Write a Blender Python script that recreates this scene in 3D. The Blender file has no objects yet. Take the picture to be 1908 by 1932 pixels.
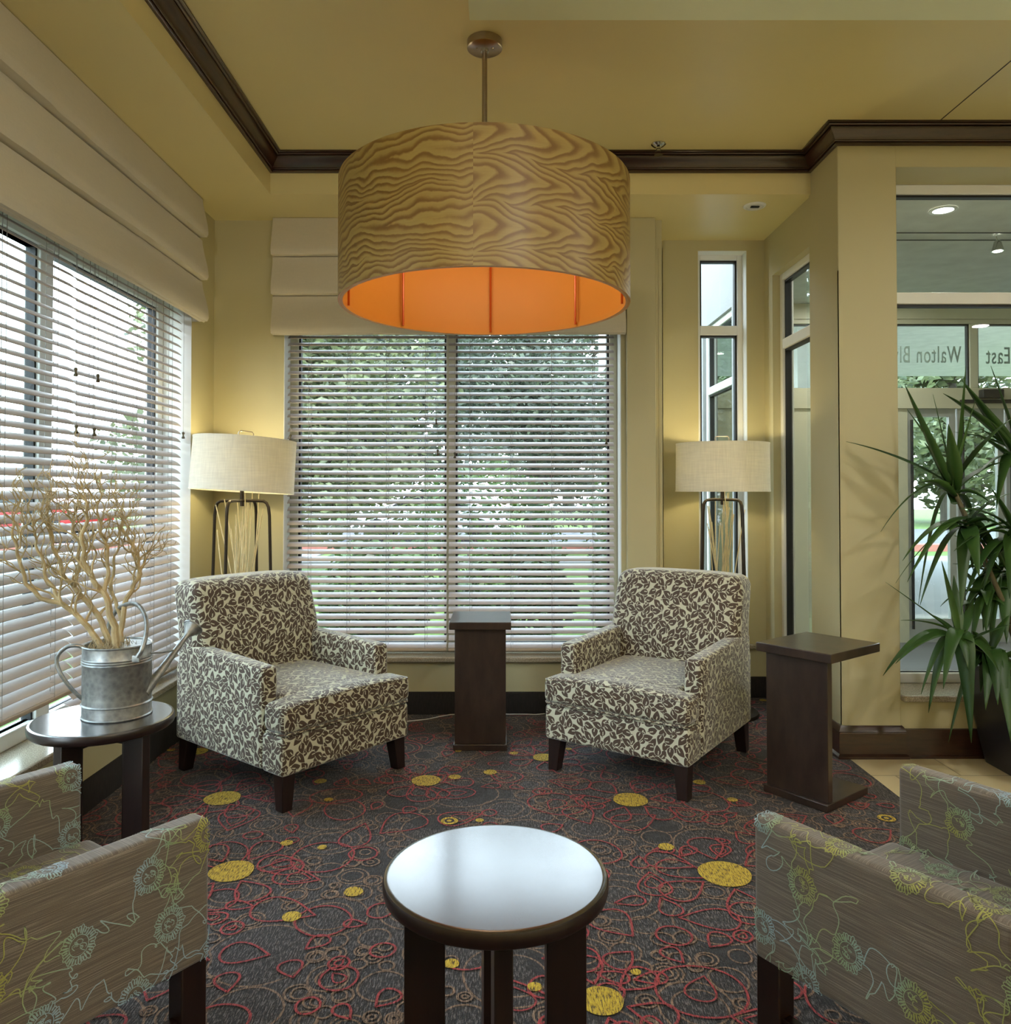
import bpy, math, random
from mathutils import Vector, Matrix, noise
random.seed(7)
C = bpy.context.scene.collection
S = bpy.context.scene
PI = math.pi
# ---------------------------------------------------------------- camera, world, light, exposure
UPL = 72  # energy of the added fill lights above the unseen lobby pendants
EYE = 1.30; F = 1480.0; VPX = 945.0; VPY = 925.0; PITCH = math.radians(1.0)
cam_d = bpy.data.cameras.new('camera'); cam = bpy.data.objects.new('camera', cam_d); C.objects.link(cam)
cam.location = (0, 0, EYE); cam.rotation_euler = (PI/2 + PITCH, 0, 0)
cam_d.sensor_fit = 'HORIZONTAL'; cam_d.sensor_width = 36.0; cam_d.lens = F/1908*36
cam_d.shift_x = (954-VPX)/1908
cam_d.shift_y = -(966-(VPY-F*math.tan(PITCH)))/1908
cam_d.clip_start = 0.05; cam_d.clip_end = 300
S.camera = cam
w = bpy.data.worlds.new('sky'); S.world = w; w.use_nodes = True
nt = w.node_tree; bg = nt.nodes['Background']
tc = nt.nodes.new('ShaderNodeTexCoord'); sx = nt.nodes.new('ShaderNodeSeparateXYZ'); cr = nt.nodes.new('ShaderNodeValToRGB')
nt.links.new(tc.outputs['Generated'], sx.inputs[0]); nt.links.new(sx.outputs['Z'], cr.inputs[0]); nt.links.new(cr.outputs[0], bg.inputs[0])
cr.color_ramp.elements[0].position = 0.0; cr.color_ramp.elements[0].color = (0.92, 0.95, 1.0, 1)
cr.color_ramp.elements[1].position = 0.8; cr.color_ramp.elements[1].color = (0.66, 0.80, 1.0, 1)
bg.inputs[1].default_value = 10.0
sun_d = bpy.data.lights.new('sun', 'SUN'); sun = bpy.data.objects.new('sun', sun_d); C.objects.link(sun)
sun_d.energy = 7.0; sun_d.angle = math.radians(3); sun_d.color = (1.0, 0.95, 0.85)
sun.rotation_euler = (math.radians(38), 0, math.radians(40))      # from behind the building, over its roof
S.view_settings.view_transform = 'Standard'; S.view_settings.look = 'None'
S.view_settings.exposure = 0.0; S.view_settings.gamma = 1.0; S.view_settings.use_curve_mapping = False

def at(px, py, Y):
    """point at distance Y seen at photo pixel (px,py)"""
    pp = VPY - F*math.tan(PITCH)
    cx = (px-VPX)/F; cy = (pp-py)/F
    c, s = math.cos(PITCH), math.sin(PITCH)
    d = Vector((cx, c - cy*s, s + cy*c))
    k = Y/d.y
    return Vector((d.x*k, Y, EYE + d.z*k))
def at_z(px, py, z):
    a = at(px, py, 1.0); d = a-Vector((0,0,EYE))
    k = (z-EYE)/d.z
    return Vector((d.x*k, d.y*k, z))

# ---------------------------------------------------------------- mesh builder
class MB:
    def __init__(s): s.v=[]; s.f=[]; s.m=[]; s.sm=[]; s.uv={}
    def add(s, vs, fs, m=0, smooth=False, uvs=None):
        o=len(s.v); s.v += [Vector(v) for v in vs]
        for i,f in enumerate(fs):
            if uvs: s.uv[len(s.f)] = [uvs[k] for k in f]
            s.f.append([k+o for k in f]); s.m.append(m); s.sm.append(smooth)
        return s
    def box(s, x0,x1,y0,y1,z0,z1, m=0, T=None):
        vs=[Vector((x,y,z)) for x in (x0,x1) for y in (y0,y1) for z in (z0,z1)]
        if T: vs=[T@v for v in vs]
        return s.add(vs, [(0,1,3,2),(4,6,7,5),(0,4,5,1),(2,3,7,6),(0,2,6,4),(1,5,7,3)], m)
    def rbox(s, x0,x1,y0,y1,z0,z1, r=.02, m=0, n=6, k=3, fn=None):
        h=[(x1-x0)/2,(y1-y0)/2,(z1-z0)/2]; c=Vector(((x0+x1)/2,(y0+y1)/2,(z0+z1)/2))
        r=min(r,*[q*.999 for q in h])
        L=[]
        for a in range(3):
            i=h[a]-r
            seg=[-i-r*math.tan(PI/4*(k-j)/k) for j in range(k)]
            seg+=[-i+2*i*j/n for j in range(n+1)]
            seg+=[i+r*math.tan(PI/4*(j+1)/k) for j in range(k)]
            L.append(seg)
        idx={}; vs=[]; fs=[]
        def P(p):
            key=tuple(round(q,5) for q in p)
            if key in idx: return idx[key]
            inn=Vector([max(-(h[a]-r),min(h[a]-r,p[a])) for a in range(3)])
            d=Vector(p)-inn
            q=inn+(d.normalized()*r if d.length>1e-9 else d)+c
            if fn: q=fn(q)
            idx[key]=len(vs); vs.append(q); return idx[key]
        for a in range(3):
            b,e=(a+1)%3,(a+2)%3
            for sg in (-1,1):
                for i in range(len(L[b])-1):
                    for j in range(len(L[e])-1):
                        q=[]
                        for (u,v) in ((i,j),(i+1,j),(i+1,j+1),(i,j+1)):
                            p=[0,0,0]; p[a]=sg*h[a]; p[b]=L[b][u]; p[e]=L[e][v]; q.append(P(p))
                        if sg<0: q.reverse()
                        fs.append(tuple(q))
        return s.add(vs,fs,m,True)
    def prism(s, pts, z0, z1, m=0, T=None, smooth=False):
        n=len(pts); vs=[Vector((p[0],p[1],z0)) for p in pts]+[Vector((p[0],p[1],z1)) for p in pts]
        if T: vs=[T@v for v in vs]
        fs=[tuple(range(n-1,-1,-1)), tuple(range(n,2*n))]
        s.add(vs,fs,m)
        return s.add(vs,[(i,(i+1)%n,(i+1)%n+n,i+n) for i in range(n)],m,smooth)
    def lathe(s, prof, c=(0,0,0), n=48, m=0, T=None, smooth=True, caps=True):
        vs=[]; fs=[]
        for (r,z) in prof:
            for i in range(n):
                a=2*PI*i/n; v=Vector((c[0]+r*math.cos(a), c[1]+r*math.sin(a), c[2]+z))
                vs.append(T@v if T else v)
        for j in range(len(prof)-1):
            for i in range(n):
                i2=(i+1)%n; fs.append((j*n+i, j*n+i2, (j+1)*n+i2, (j+1)*n+i))
        s.add(vs,fs,m,smooth)
        if caps:
            if prof[0][0]>1e-5: s.add(vs[:n],[tuple(range(n-1,-1,-1))],m)
            if prof[-1][0]>1e-5: s.add(vs[-n:],[tuple(range(n))],m)
        return s
    def tube(s, pts, r, n=8, m=0, closed=False):
        pts=[Vector(p) for p in pts]; N=len(pts)
        if not isinstance(r,(list,tuple)): r=[r]*N
        vs=[]; fs=[]; up=None
        for i,p in enumerate(pts):
            a=pts[(i-1)%N] if (closed or i>0) else pts[i]; b=pts[(i+1)%N] if (closed or i<N-1) else pts[i]
            t=(b-a); t=t.normalized() if t.length>1e-9 else Vector((0,0,1))
            if up is None:
                up=Vector((0,0,1)) if abs(t.z)<.9 else Vector((1,0,0))
            u=(up-t*up.dot(t)); u=u.normalized() if u.length>1e-6 else t.orthogonal().normalized()
            up=u; w_=t.cross(u)
            for k in range(n):
                q=2*PI*k/n; vs.append(p+(u*math.cos(q)+w_*math.sin(q))*r[i])
        R=N if closed else N-1
        for i in range(R):
            for k in range(n):
                k2=(k+1)%n; j=(i+1)%N
                fs.append((i*n+k, i*n+k2, j*n+k2, j*n+k))
        s.add(vs,fs,m,True)
        if not closed:
            s.add(vs[:n],[tuple(range(n-1,-1,-1))],m); s.add(vs[-n:],[tuple(range(n))],m)
        return s
    def ribbon(s, pts, nrm, wd, m=0, closed=False):
        """flat strip; nrm is one normal or a list"""
        pts=[Vector(p) for p in pts]; N=len(pts); vs=[]; fs=[]
        for i,p in enumerate(pts):
            a=pts[(i-1)%N] if (closed or i>0) else p; b=pts[(i+1)%N] if (closed or i<N-1) else p
            t=(b-a); 
            if t.length<1e-9: t=Vector((1,0,0))
            nn=nrm[i] if isinstance(nrm,list) else nrm
            sd=t.cross(nn).normalized()*wd/2
            vs += [p-sd,p+sd]
        for i in range(N if closed else N-1):
            j=(i+1)%N; fs.append((2*i,2*i+1,2*j+1,2*j))
        return s.add(vs,fs,m)
    def build(s, name, mats, parent=None, bevel=None, uvs=True):
        me=bpy.data.meshes.new(name); me.from_pydata([tuple(v) for v in s.v],[],s.f)
        mats=mats if isinstance(mats,(list,tuple)) else [mats]
        for q in mats: me.materials.append(q)
        for i,p in enumerate(me.polygons): p.material_index=s.m[i]; p.use_smooth=s.sm[i]
        if uvs:
            ul=me.uv_layers.new(name='UVMap').data
            for p in me.polygons:
                cu=s.uv.get(p.index); n=p.normal; a=max(range(3),key=lambda k:abs(n[k]))
                for j,li in enumerate(p.loop_indices):
                    if cu: ul[li].uv=cu[j]
                    else:
                        v=me.vertices[me.loops[li].vertex_index].co
                        ul[li].uv=((v.y,v.z) if a==0 else (v.x+.37,v.z) if a==1 else (v.x+.37,v.y+.61))
        me.set_sharp_from_angle(angle=math.radians(42))
        me.update()
        o=bpy.data.objects.new(name,me); C.objects.link(o)
        if parent: o.parent=parent
        if bevel:
            b=o.modifiers.new('bevel','BEVEL'); b.width=bevel; b.segments=2; b.limit_method='ANGLE'; b.harden_normals=False
        return o
def tag(o,label,cat,group=None,kind=None):
    o['label']=label; o['category']=cat
    if group: o['group']=group
    if kind: o['kind']=kind
    return o
def thing(name,label,cat,loc=(0,0,0),rz=0,group=None):
    o=bpy.data.objects.new(name,None); C.objects.link(o); o.empty_display_size=.1
    o.location=loc; o.rotation_euler=(0,0,rz); return tag(o,label,cat,group)
def struct(o): o['kind']='structure'; return o
def copy_tree(o,parent=None):
    c=o.copy(); C.objects.link(c)
    if parent: c.parent=parent
    for ch in list(o.children): copy_tree(ch,c)
    return c

# ---------------------------------------------------------------- materials
def srgb(r,g,b):
    f=lambda c:(c/255/12.92 if c/255<=.04045 else ((c/255+.055)/1.055)**2.4)
    return (f(r),f(g),f(b),1)
class N:
    def __init__(s,name):
        s.m=bpy.data.materials.new(name); s.m.use_nodes=True; s.t=s.m.node_tree; s.b=s.t.nodes['Principled BSDF']
    def n(s,typ,**kw):
        o=s.t.nodes.new(typ)
        for k,v in kw.items(): setattr(o,k,v)
        return o
    def l(s,a,b): s.t.links.new(a,b)
    def math(s,op,a,b=None,c=None,clamp=False):
        o=s.n('ShaderNodeMath',operation=op,use_clamp=clamp)
        for i,v in enumerate((a,b,c)):
            if v is None: continue
            if isinstance(v,(int,float)): o.inputs[i].default_value=v
            else: s.l(v,o.inputs[i])
        return o.outputs[0]
    def coord(s,kind='Object',scale=(1,1,1),loc=(0,0,0)):
        t=s.n('ShaderNodeTexCoord'); mp=s.n('ShaderNodeMapping'); mp.inputs['Scale'].default_value=scale; mp.inputs['Location'].default_value=loc
        s.l(t.outputs[kind],mp.inputs[0]); return mp.outputs[0]
    def noise(s,vec,scale=5,detail=3,rough=.5,dim='3D'):
        o=s.n('ShaderNodeTexNoise',noise_dimensions=dim); o.inputs['Scale'].default_value=scale; o.inputs['Detail'].default_value=detail; o.inputs['Roughness'].default_value=rough
        s.l(vec,o.inputs['Vector']); return o
    def ramp(s,fac,stops,interp='LINEAR'):
        o=s.n('ShaderNodeValToRGB'); e=o.color_ramp; e.interpolation=interp
        while len(e.elements)<len(stops): e.elements.new(.5)
        for q,(p,c) in zip(e.elements,stops): q.position=p; q.color=c
        s.l(fac,o.inputs[0]); return o.outputs[0]
    def mix(s,fac,a,b):
        o=s.n('ShaderNodeMix',data_type='RGBA')
        for i,v in ((0,fac),(6,a),(7,b)):
            if isinstance(v,(int,float)): o.inputs[i].default_value=v
            elif isinstance(v,tuple): o.inputs[i].default_value=v
            else: s.l(v,o.inputs[i])
        return o.outputs[2]
    def bump(s,h,strength=.3,dist=.01):
        o=s.n('ShaderNodeBump'); o.inputs['Strength'].default_value=strength; o.inputs['Distance'].default_value=dist
        s.l(h,o.inputs['Height']); s.l(o.outputs[0],s.b.inputs['Normal'])
    def col(s,c):
        if isinstance(c,tuple): s.b.inputs['Base Color'].default_value=c
        else: s.l(c,s.b.inputs['Base Color'])
    def set(s,**kw):
        for k,v in kw.items(): s.b.inputs[k.replace('_',' ')].default_value=v
        return s
def simple(name,c,rough=.5,metal=0,var=.08,scale=8,bump=0,bscale=60,spec=.5,coat=0,vec=(1,1,1)):
    q=N(name); co=q.coord(scale=vec); nz=q.noise(co,scale)
    lo=tuple(x*(1-var) for x in c[:3])+(1,); hi=tuple(min(1,x*(1+var)) for x in c[:3])+(1,)
    q.col(q.ramp(nz.outputs[0],[(.3,lo),(.7,hi)]))
    q.set(Roughness=rough,Metallic=metal); q.b.inputs['Specular IOR Level'].default_value=spec; q.b.inputs['Coat Weight'].default_value=coat; q.b.inputs['Coat Roughness'].default_value=.08
    if bump: q.bump(q.noise(co,bscale,2).outputs[0],bump,.004)
    return q.m
WALLC=srgb(190,182,144)
M={}
M['wall']=simple('wall_paint',WALLC,.55,var=.02,scale=2,bump=.06,bscale=140,spec=.35)
M['ceil']=simple('ceiling_paint',srgb(224,210,154),.38,var=.015,scale=1.5,spec=.4)
M['white']=simple('white_frame',srgb(228,229,226),.4,var=.02,spec=.4)
M['cream']=simple('cream_frame',srgb(206,202,178),.45,var=.02)
M['gasket']=simple('black_gasket',srgb(22,24,28),.5)
M['slat']=simple('blind_slat',srgb(188,177,172),.45,var=.03,scale=30,vec=(1,1,8))
M['cord']=simple('blind_cord',srgb(150,145,140),.8)
M['tassel']=simple('tassel_wood',srgb(88,80,58),.5)
M['canopy']=simple('canopy_paint',srgb(206,206,200),.8)
M['rail']=simple('rail_wood',srgb(178,160,140),.5)
M['bronze']=simple('dark_bronze',srgb(60,52,44),.35,.7,var=.1)
M['nickel']=simple('brushed_nickel',srgb(170,158,145),.28,1.0,var=.06,scale=40,vec=(1,1,10))
M['chrome']=simple('chrome',srgb(200,200,195),.12,1.0)
M['stick']=simple('dried_stick',srgb(228,212,166),.6,var=.12,scale=30)
M['branch']=simple('willow_bark',srgb(182,162,122),.7,var=.22,scale=25,bump=.3)
M['moss']=simple('raffia',srgb(170,155,125),.9,var=.3,scale=60)
M['planter']=simple('planter_black',srgb(30,31,38),.35,var=.05)
M['soil']=simple('soil',srgb(30,26,24),.95,var=.4,scale=80,bump=1,bscale=60)
M['cane']=simple('cane',srgb(92,84,58),.75,var=.25,scale=40,bump=.4)
M['bb_far']=simple('carpet_base',srgb(34,29,27),.9,var=.4,scale=160,vec=(1,1,.15))
M['fleckw']=simple('white_wire',srgb(225,222,215),.5)
M['stucco']=simple('stucco',srgb(146,146,144),.8,var=.03,bump=.3,bscale=80)
M['concrete']=simple('concrete',srgb(118,118,117),.85,var=.06,scale=1.5)
M['asphalt']=simple('asphalt',srgb(88,90,92),.9,var=.08,scale=2)
M['grass']=simple('lawn',srgb(78,104,40),.95,var=.35,scale=14,bump=.5)
M['brick']=simple('red_curb',srgb(150,95,85),.8)
M['carwhite']=simple('car_paint_white',srgb(225,226,228),.2,coat=.5)
M['carred']=simple('car_paint_red',srgb(140,30,30),.2,coat=.5)
M['carglass']=simple('car_glass',srgb(30,34,40),.1)
M['tyre']=simple('tyre',srgb(18,18,18),.8)
M['trunk']=simple('tree_bark',srgb(84,78,72),.9,var=.3,scale=8,vec=(1,1,.2),bump=.6,bscale=12)
M['letter']=simple('frosted_letter',srgb(158,176,170),.6)
M['opbox']=simple('operator_box',srgb(36,36,40),.5)
M['darkpanel']=simple('dark_panel',srgb(110,106,98),.6)
M['doorline']=simple('door_metal',srgb(190,192,190),.35,.4)
def leafmat(name,c1,c2,trans=.25):
    q=N(name); co=q.coord(); nz=q.noise(co,3,2)
    q.col(q.ramp(nz.outputs[0],[(.35,c1),(.65,c2)])); q.set(Roughness=.45)
    q.b.inputs['Subsurface Weight'].default_value=0
    tr=q.n('ShaderNodeBsdfTranslucent'); tr.inputs[0].default_value=c2; ms=q.n('ShaderNodeMixShader'); ms.inputs[0].default_value=trans
    q.l(q.b.outputs[0],ms.inputs[1]); q.l(tr.outputs[0],ms.inputs[2]); q.l(ms.outputs[0],q.t.nodes['Material Output'].inputs[0]); return q.m
M['leaf']=leafmat('dracaena_leaf',srgb(34,66,22),srgb(62,96,40),.12)
M['tree1']=leafmat('tree_leaf_light',srgb(58,72,50),srgb(112,122,84),.35)
M['tree2']=leafmat('tree_leaf_dark',srgb(44,56,46),srgb(78,92,70),.3)
M['hedge']=leafmat('hedge_leaf',srgb(34,54,26),srgb(76,104,48),.3)
def glass(name,tint=(.93,.97,.96,1),refl=1.0):
    q=N(name); q.t.nodes.remove(q.b)
    tr=q.n('ShaderNodeBsdfTransparent'); tr.inputs[0].default_value=tint
    gl=q.n('ShaderNodeBsdfGlossy'); gl.inputs['Roughness'].default_value=.01
    fr=q.n('ShaderNodeFresnel'); fr.inputs[0].default_value=1.5
    ms=q.n('ShaderNodeMixShader'); ge=q.n('ShaderNodeNewGeometry'); q.l(q.math('MULTIPLY',q.math('MULTIPLY',fr.outputs[0],refl),q.math('SUBTRACT',1.0,ge.outputs['Backfacing'])),ms.inputs[0]); q.l(tr.outputs[0],ms.inputs[1]); q.l(gl.outputs[0],ms.inputs[2])
    q.l(ms.outputs[0],q.t.nodes['Material Output'].inputs[0]); return q.m
M['glass']=glass('window_glass')
def emis(name,c,s):
    q=N(name); q.set(Emission_Strength=s); q.b.inputs['Emission Color'].default_value=c; q.col(c); return q.m
M['bulb']=emis('lamp_bulb',(1,.85,.6,1),3)
M['bulbw']=emis('spot_bulb',(1,.95,.85,1),14)
# dark crown wood
def wood(name,c1,c2,rough,vec=(1,1,1),scale=6,coat=.3,bump=.05):
    q=N(name); co=q.coord(scale=vec); nz=q.noise(co,scale,6,.65)
    q.col(q.ramp(nz.outputs[0],[(.3,c1),(.7,c2)])); q.set(Roughness=rough); q.b.inputs['Coat Weight'].default_value=coat; q.b.inputs['Coat Roughness'].default_value=rough*.6
    if bump: q.bump(nz.outputs[0],bump,.002)
    return q.m
M['crown']=wood('crown_walnut',srgb(38,20,13),srgb(66,38,26),.28,(1,1,8),6,coat=.7)
M['espresso']=wood('espresso_wood',srgb(24,14,12),srgb(38,23,19),.35,(8,8,1),5,coat=.2)
M['pedestal']=wood('pedestal_wood',srgb(38,27,22),srgb(64,49,40),.3,(3,3,1),4,coat=.3)
# worn black table top
q=N('table_top_black'); co=q.coord(); nz=q.noise(co,9,5,.6); sc=q.noise(q.coord(scale=(1,.12,1)),70,4,.7)
q.col(q.ramp(nz.outputs[0],[(.3,srgb(20,15,16)),(.7,srgb(32,24,24))])); q.b.inputs['Specular IOR Level'].default_value=.8
q.l(q.math('ADD',q.math('MULTIPLY',nz.outputs[0],.14),.16),q.b.inputs['Roughness']); q.b.inputs['Coat Weight'].default_value=1; q.b.inputs['Coat Roughness'].default_value=.16; q.b.inputs['Coat IOR'].default_value=1.75; q.b.inputs['IOR'].default_value=1.5
M['top']=q.m
# linen roman shade
def fabric(name,c,var=.05,trans=0,thr=500,bump=.2):
    q=N(name); co=q.coord(); a=q.noise(q.coord(scale=(1,1,.06)),thr*.5,2); b=q.noise(q.coord(scale=(.06,.06,1)),thr*.5,2)
    h=q.math('ADD',a.outputs[0],b.outputs[0]); f=q.math('MULTIPLY',h,.5)
    lo=tuple(x*(1-var) for x in c[:3])+(1,); hi=tuple(min(1,x*(1+var)) for x in c[:3])+(1,)
    cc=q.ramp(f,[(.35,lo),(.65,hi)]); q.col(cc); q.set(Roughness=.85); q.b.inputs['Sheen Weight'].default_value=.15; q.bump(f,bump,.001)
    if trans:
        tr=q.n('ShaderNodeBsdfTranslucent'); q.l(cc,tr.inputs[0]); ms=q.n('ShaderNodeMixShader'); ms.inputs[0].default_value=trans
        q.l(q.b.outputs[0],ms.inputs[1]); q.l(tr.outputs[0],ms.inputs[2]); q.l(ms.outputs[0],q.t.nodes['Material Output'].inputs[0])
    return q.m
M['linen']=fabric('roman_shade_linen',srgb(206,198,178),.03)
M['lampshade']=fabric('lamp_shade_linen',srgb(236,232,216),.07,.22,300,.5)
# galvanised
q=N('galvanised_zinc'); co=q.coord(); v=q.n('ShaderNodeTexVoronoi'); v.inputs['Scale'].default_value=60; q.l(co,v.inputs['Vector']); nz=q.noise(co,14,5,.7)
f=q.math('ADD',q.math('MULTIPLY',v.outputs['Distance'],.3),nz.outputs[0]); q.col(q.ramp(f,[(.35,srgb(112,116,118)),(.85,srgb(178,180,178))])); q.set(Roughness=.42,Metallic=.75)
M['zinc']=q.m
# oak veneer (uses UV: u along circumference in metres, v height in metres)
def veneer():
    q=N('oak_veneer'); t=q.n('ShaderNodeTexCoord'); uv=t.outputs['UV']; sp=q.n('ShaderNodeSeparateXYZ'); q.l(uv,sp.inputs[0])
    nz=q.noise(uv,5,2,.5,'2D'); nf=q.noise(uv,55,3,.6,'2D')
    v=q.math('ADD',sp.outputs[1],q.math('MULTIPLY',q.math('SUBTRACT',nz.outputs[0],.5),.09))
    pp=q.math('PINGPONG',q.math('ADD',v,.02),.075)
    dv=q.math('SUBTRACT',pp,.0)
    u=sp.outputs[0]
    f1=q.math('ADD',q.math('MULTIPLY',q.math('POWER',dv,1.6),16.0),q.math('ADD',u,q.math('MULTIPLY',nf.outputs[0],.012)))
    right=q.math('FRACT',q.math('MULTIPLY',f1,11.0))
    # left half: long flat flames
    pl=q.math('PINGPONG',q.math('ADD',v,.05),.11)
    f2=q.math('ADD',q.math('MULTIPLY',q.math('POWER',pl,1.3),7.5),q.math('ADD',q.math('MULTIPLY',u,-.25),q.math('MULTIPLY',nf.outputs[0],.02)))
    left=q.math('FRACT',q.math('MULTIPLY',f2,11.0))
    isr=q.math('GREATER_THAN',u,0.0)
    o=q.n('ShaderNodeMix',data_type='FLOAT'); q.l(isr,o.inputs[0]); q.l(left,o.inputs[2]); q.l(right,o.inputs[3])
    base=q.ramp(o.outputs[0],[(0.0,srgb(118,84,36)),(.2,srgb(124,92,42)),(.5,srgb(156,130,70)),(.85,srgb(162,138,76)),(1,srgb(126,94,44))])
    pores=q.noise(q.coord('UV',(6,260,1)),1.0,3,.7,'2D')
    c=q.mix(q.math('MULTIPLY',q.ramp(pores.outputs[0],[(.45,(0,0,0,1)),(.7,(1,1,1,1))]),.16),base,srgb(120,84,40))
    q.col(c); q.set(Roughness=.42); q.b.inputs['Coat Weight'].default_value=.12; q.b.inputs['Coat Roughness'].default_value=.35
    return q.m
M['veneer']=veneer()
M['orange']=simple('orange_liner',srgb(222,158,66),.45,var=.04,scale=3)
M['orangem']=simple('orange_rod',srgb(190,90,30),.3,.2)
# leaf brocade
def brocade():
    q=N('leaf_brocade'); uvo=q.n('ShaderNodeTexCoord').outputs['UV']
    nz=q.noise(uvo,9,2,.5,'2D'); 
    def layer(off,cell,rnd):
        mp=q.n('ShaderNodeMapping'); mp.inputs['Location'].default_value=(off[0],off[1],0); mp.inputs['Scale'].default_value=(1/cell,1/cell,1); q.l(uvo,mp.inputs[0])
        vo=q.n('ShaderNodeTexVoronoi',voronoi_dimensions='2D'); vo.inputs['Scale'].default_value=1; vo.inputs['Randomness'].default_value=rnd; q.l(mp.outputs[0],vo.inputs['Vector'])
        sb=q.n('ShaderNodeVectorMath',operation='SUBTRACT'); q.l(mp.outputs[0],sb.inputs[0]); q.l(vo.outputs['Position'],sb.inputs[1])
        sc=q.n('ShaderNodeSeparateColor'); q.l(vo.outputs['Color'],sc.inputs[0])
        ang=q.math('MULTIPLY',sc.outputs[0],6.283)
        vr=q.n('ShaderNodeVectorRotate',rotation_type='Z_AXIS'); q.l(sb.outputs[0],vr.inputs['Vector']); q.l(ang,vr.inputs['Angle'])
        sp=q.n('ShaderNodeSeparateXYZ'); q.l(vr.outputs[0],sp.inputs[0]); x,y=sp.outputs[0],sp.outputs[1]
        y=q.math('ADD',y,q.math('MULTIPLY',q.math('MULTIPLY',x,x),.35))
        a=q.math('MAXIMUM',q.math('ADD',x,.46),0.0); b=q.math('MAXIMUM',q.math('SUBTRACT',.50,x),0.0)
        wd=q.math('MULTIPLY',q.math('MULTIPLY',q.math('POWER',a,.55),q.math('POWER',b,1.0)),.92)
        leaf=q.math('GREATER_THAN',wd,q.math('ABSOLUTE',y))
        slit=q.math('MULTIPLY',q.math('LESS_THAN',q.math('ABSOLUTE',q.math('SUBTRACT',y,.06)),.045),q.math('LESS_THAN',q.math('ABSOLUTE',q.math('ADD',x,.20)),.17))
        stalk=q.math('MULTIPLY',q.math('LESS_THAN',q.math('ABSOLUTE',q.math('SUBTRACT',y,q.math('MULTIPLY',q.math('POWER',q.math('MAXIMUM',q.math('SUBTRACT',-.35,x),0),2),1.2))),.034),q.math('LESS_THAN',x,-.35))
        leaf=q.math('MULTIPLY',leaf,q.math('SUBTRACT',1.0,slit)); leaf=q.math('MAXIMUM',leaf,stalk)
        return leaf, q.math('SUBTRACT',wd,q.math('ABSOLUTE',y))
    l1,d1=layer((0,0),.048,.34); l2,d2=layer((3.5,7.5),.048,.34)
    l2=q.math('MULTIPLY',l2,q.math('LESS_THAN',d1,-.06))
    st=q.noise(uvo,10,1,.3,'2D'); sm=q.math('LESS_THAN',q.math('ABSOLUTE',q.math('SUBTRACT',st.outputs[0],.5)),.015)
    mask=q.math('MAXIMUM',l1,l2)
    weave=q.noise(q.coord('UV',(1,1,1)),700,2,.5,'2D')
    brown=q.ramp(weave.outputs[0],[(.3,srgb(60,46,36)),(.7,srgb(88,70,56))]); cream=q.ramp(weave.outputs[0],[(.3,srgb(190,190,166)),(.7,srgb(214,214,194))])
    q.col(q.mix(mask,cream,brown)); q.l(q.math('SUBTRACT',.8,q.math('MULTIPLY',mask,.15)),q.b.inputs['Roughness'])
    q.l(q.math('MULTIPLY',mask,.9),q.b.inputs['Sheen Weight']); q.b.inputs['Sheen Roughness'].default_value=.35
    q.bump(mask,.5,.0025); return q.m
M['brocade']=brocade()
# slub fabric for foreground chairs
q=N('slub_upholstery'); a=q.noise(q.coord('UV',(7,520,1)),1,4,.65,'2D'); b=q.noise(q.coord('UV',(900,900,1)),1,2,.5,'2D')
f=q.math('ADD',q.math('MULTIPLY',a.outputs[0],.8),q.math('MULTIPLY',b.outputs[0],.3))
q.col(q.ramp(f,[(.38,srgb(84,76,68)),(.58,srgb(104,95,86)),(.78,srgb(148,139,127))])); q.set(Roughness=.8); q.b.inputs['Sheen Weight'].default_value=.35; q.b.inputs['Sheen Roughness'].default_value=.4; q.bump(b.outputs[0],.15,.001)
M['slub']=q.m
q=N('embroidery_thread'); nz=q.noise(q.coord('Object',(1,1,1)),4.5,1,.4)
q.col(q.ramp(nz.outputs[0],[(.36,srgb(146,172,188)),(.5,srgb(140,166,134)),(.62,srgb(154,156,80))])); q.set(Roughness=.6); q.b.inputs['Sheen Weight'].default_value=.3
M['thread']=q.m
# carpet
def carpet(name,stops,fl=.5):
    q=N(name); a=q.noise(q.coord('Object',(260,42,1)),1,3,.6,'2D'); b=q.noise(q.coord('Object',(400,160,1),(3,5,0)),1,2,.5,'2D')
    f=q.math('ADD',q.math('MULTIPLY',a.outputs[0],.75),q.math('MULTIPLY',b.outputs[0],.25))
    q.col(q.ramp(f,stops)); q.set(Roughness=.95); q.b.inputs['Sheen Weight'].default_value=.1; q.bump(f,.8,.006); return q.m
M['carpet']=carpet('carpet_charcoal',[(.40,srgb(22,18,18)),(.52,srgb(38,32,32)),(.61,srgb(100,92,90))])
M['cred']=carpet('carpet_red',[(.34,srgb(60,24,24)),(.48,srgb(138,42,46)),(.66,srgb(172,62,62))])
M['cbrown']=carpet('carpet_brown',[(.36,srgb(52,40,32)),(.5,srgb(108,84,66)),(.66,srgb(150,122,98))])
M['cyel']=carpet('carpet_yellow',[(.38,srgb(80,62,20)),(.47,srgb(170,140,24)),(.66,srgb(206,178,50))])
M['cdark']=carpet('carpet_dark',[(.36,srgb(22,18,19)),(.56,srgb(34,29,30)),(.66,srgb(60,55,54))])
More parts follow.
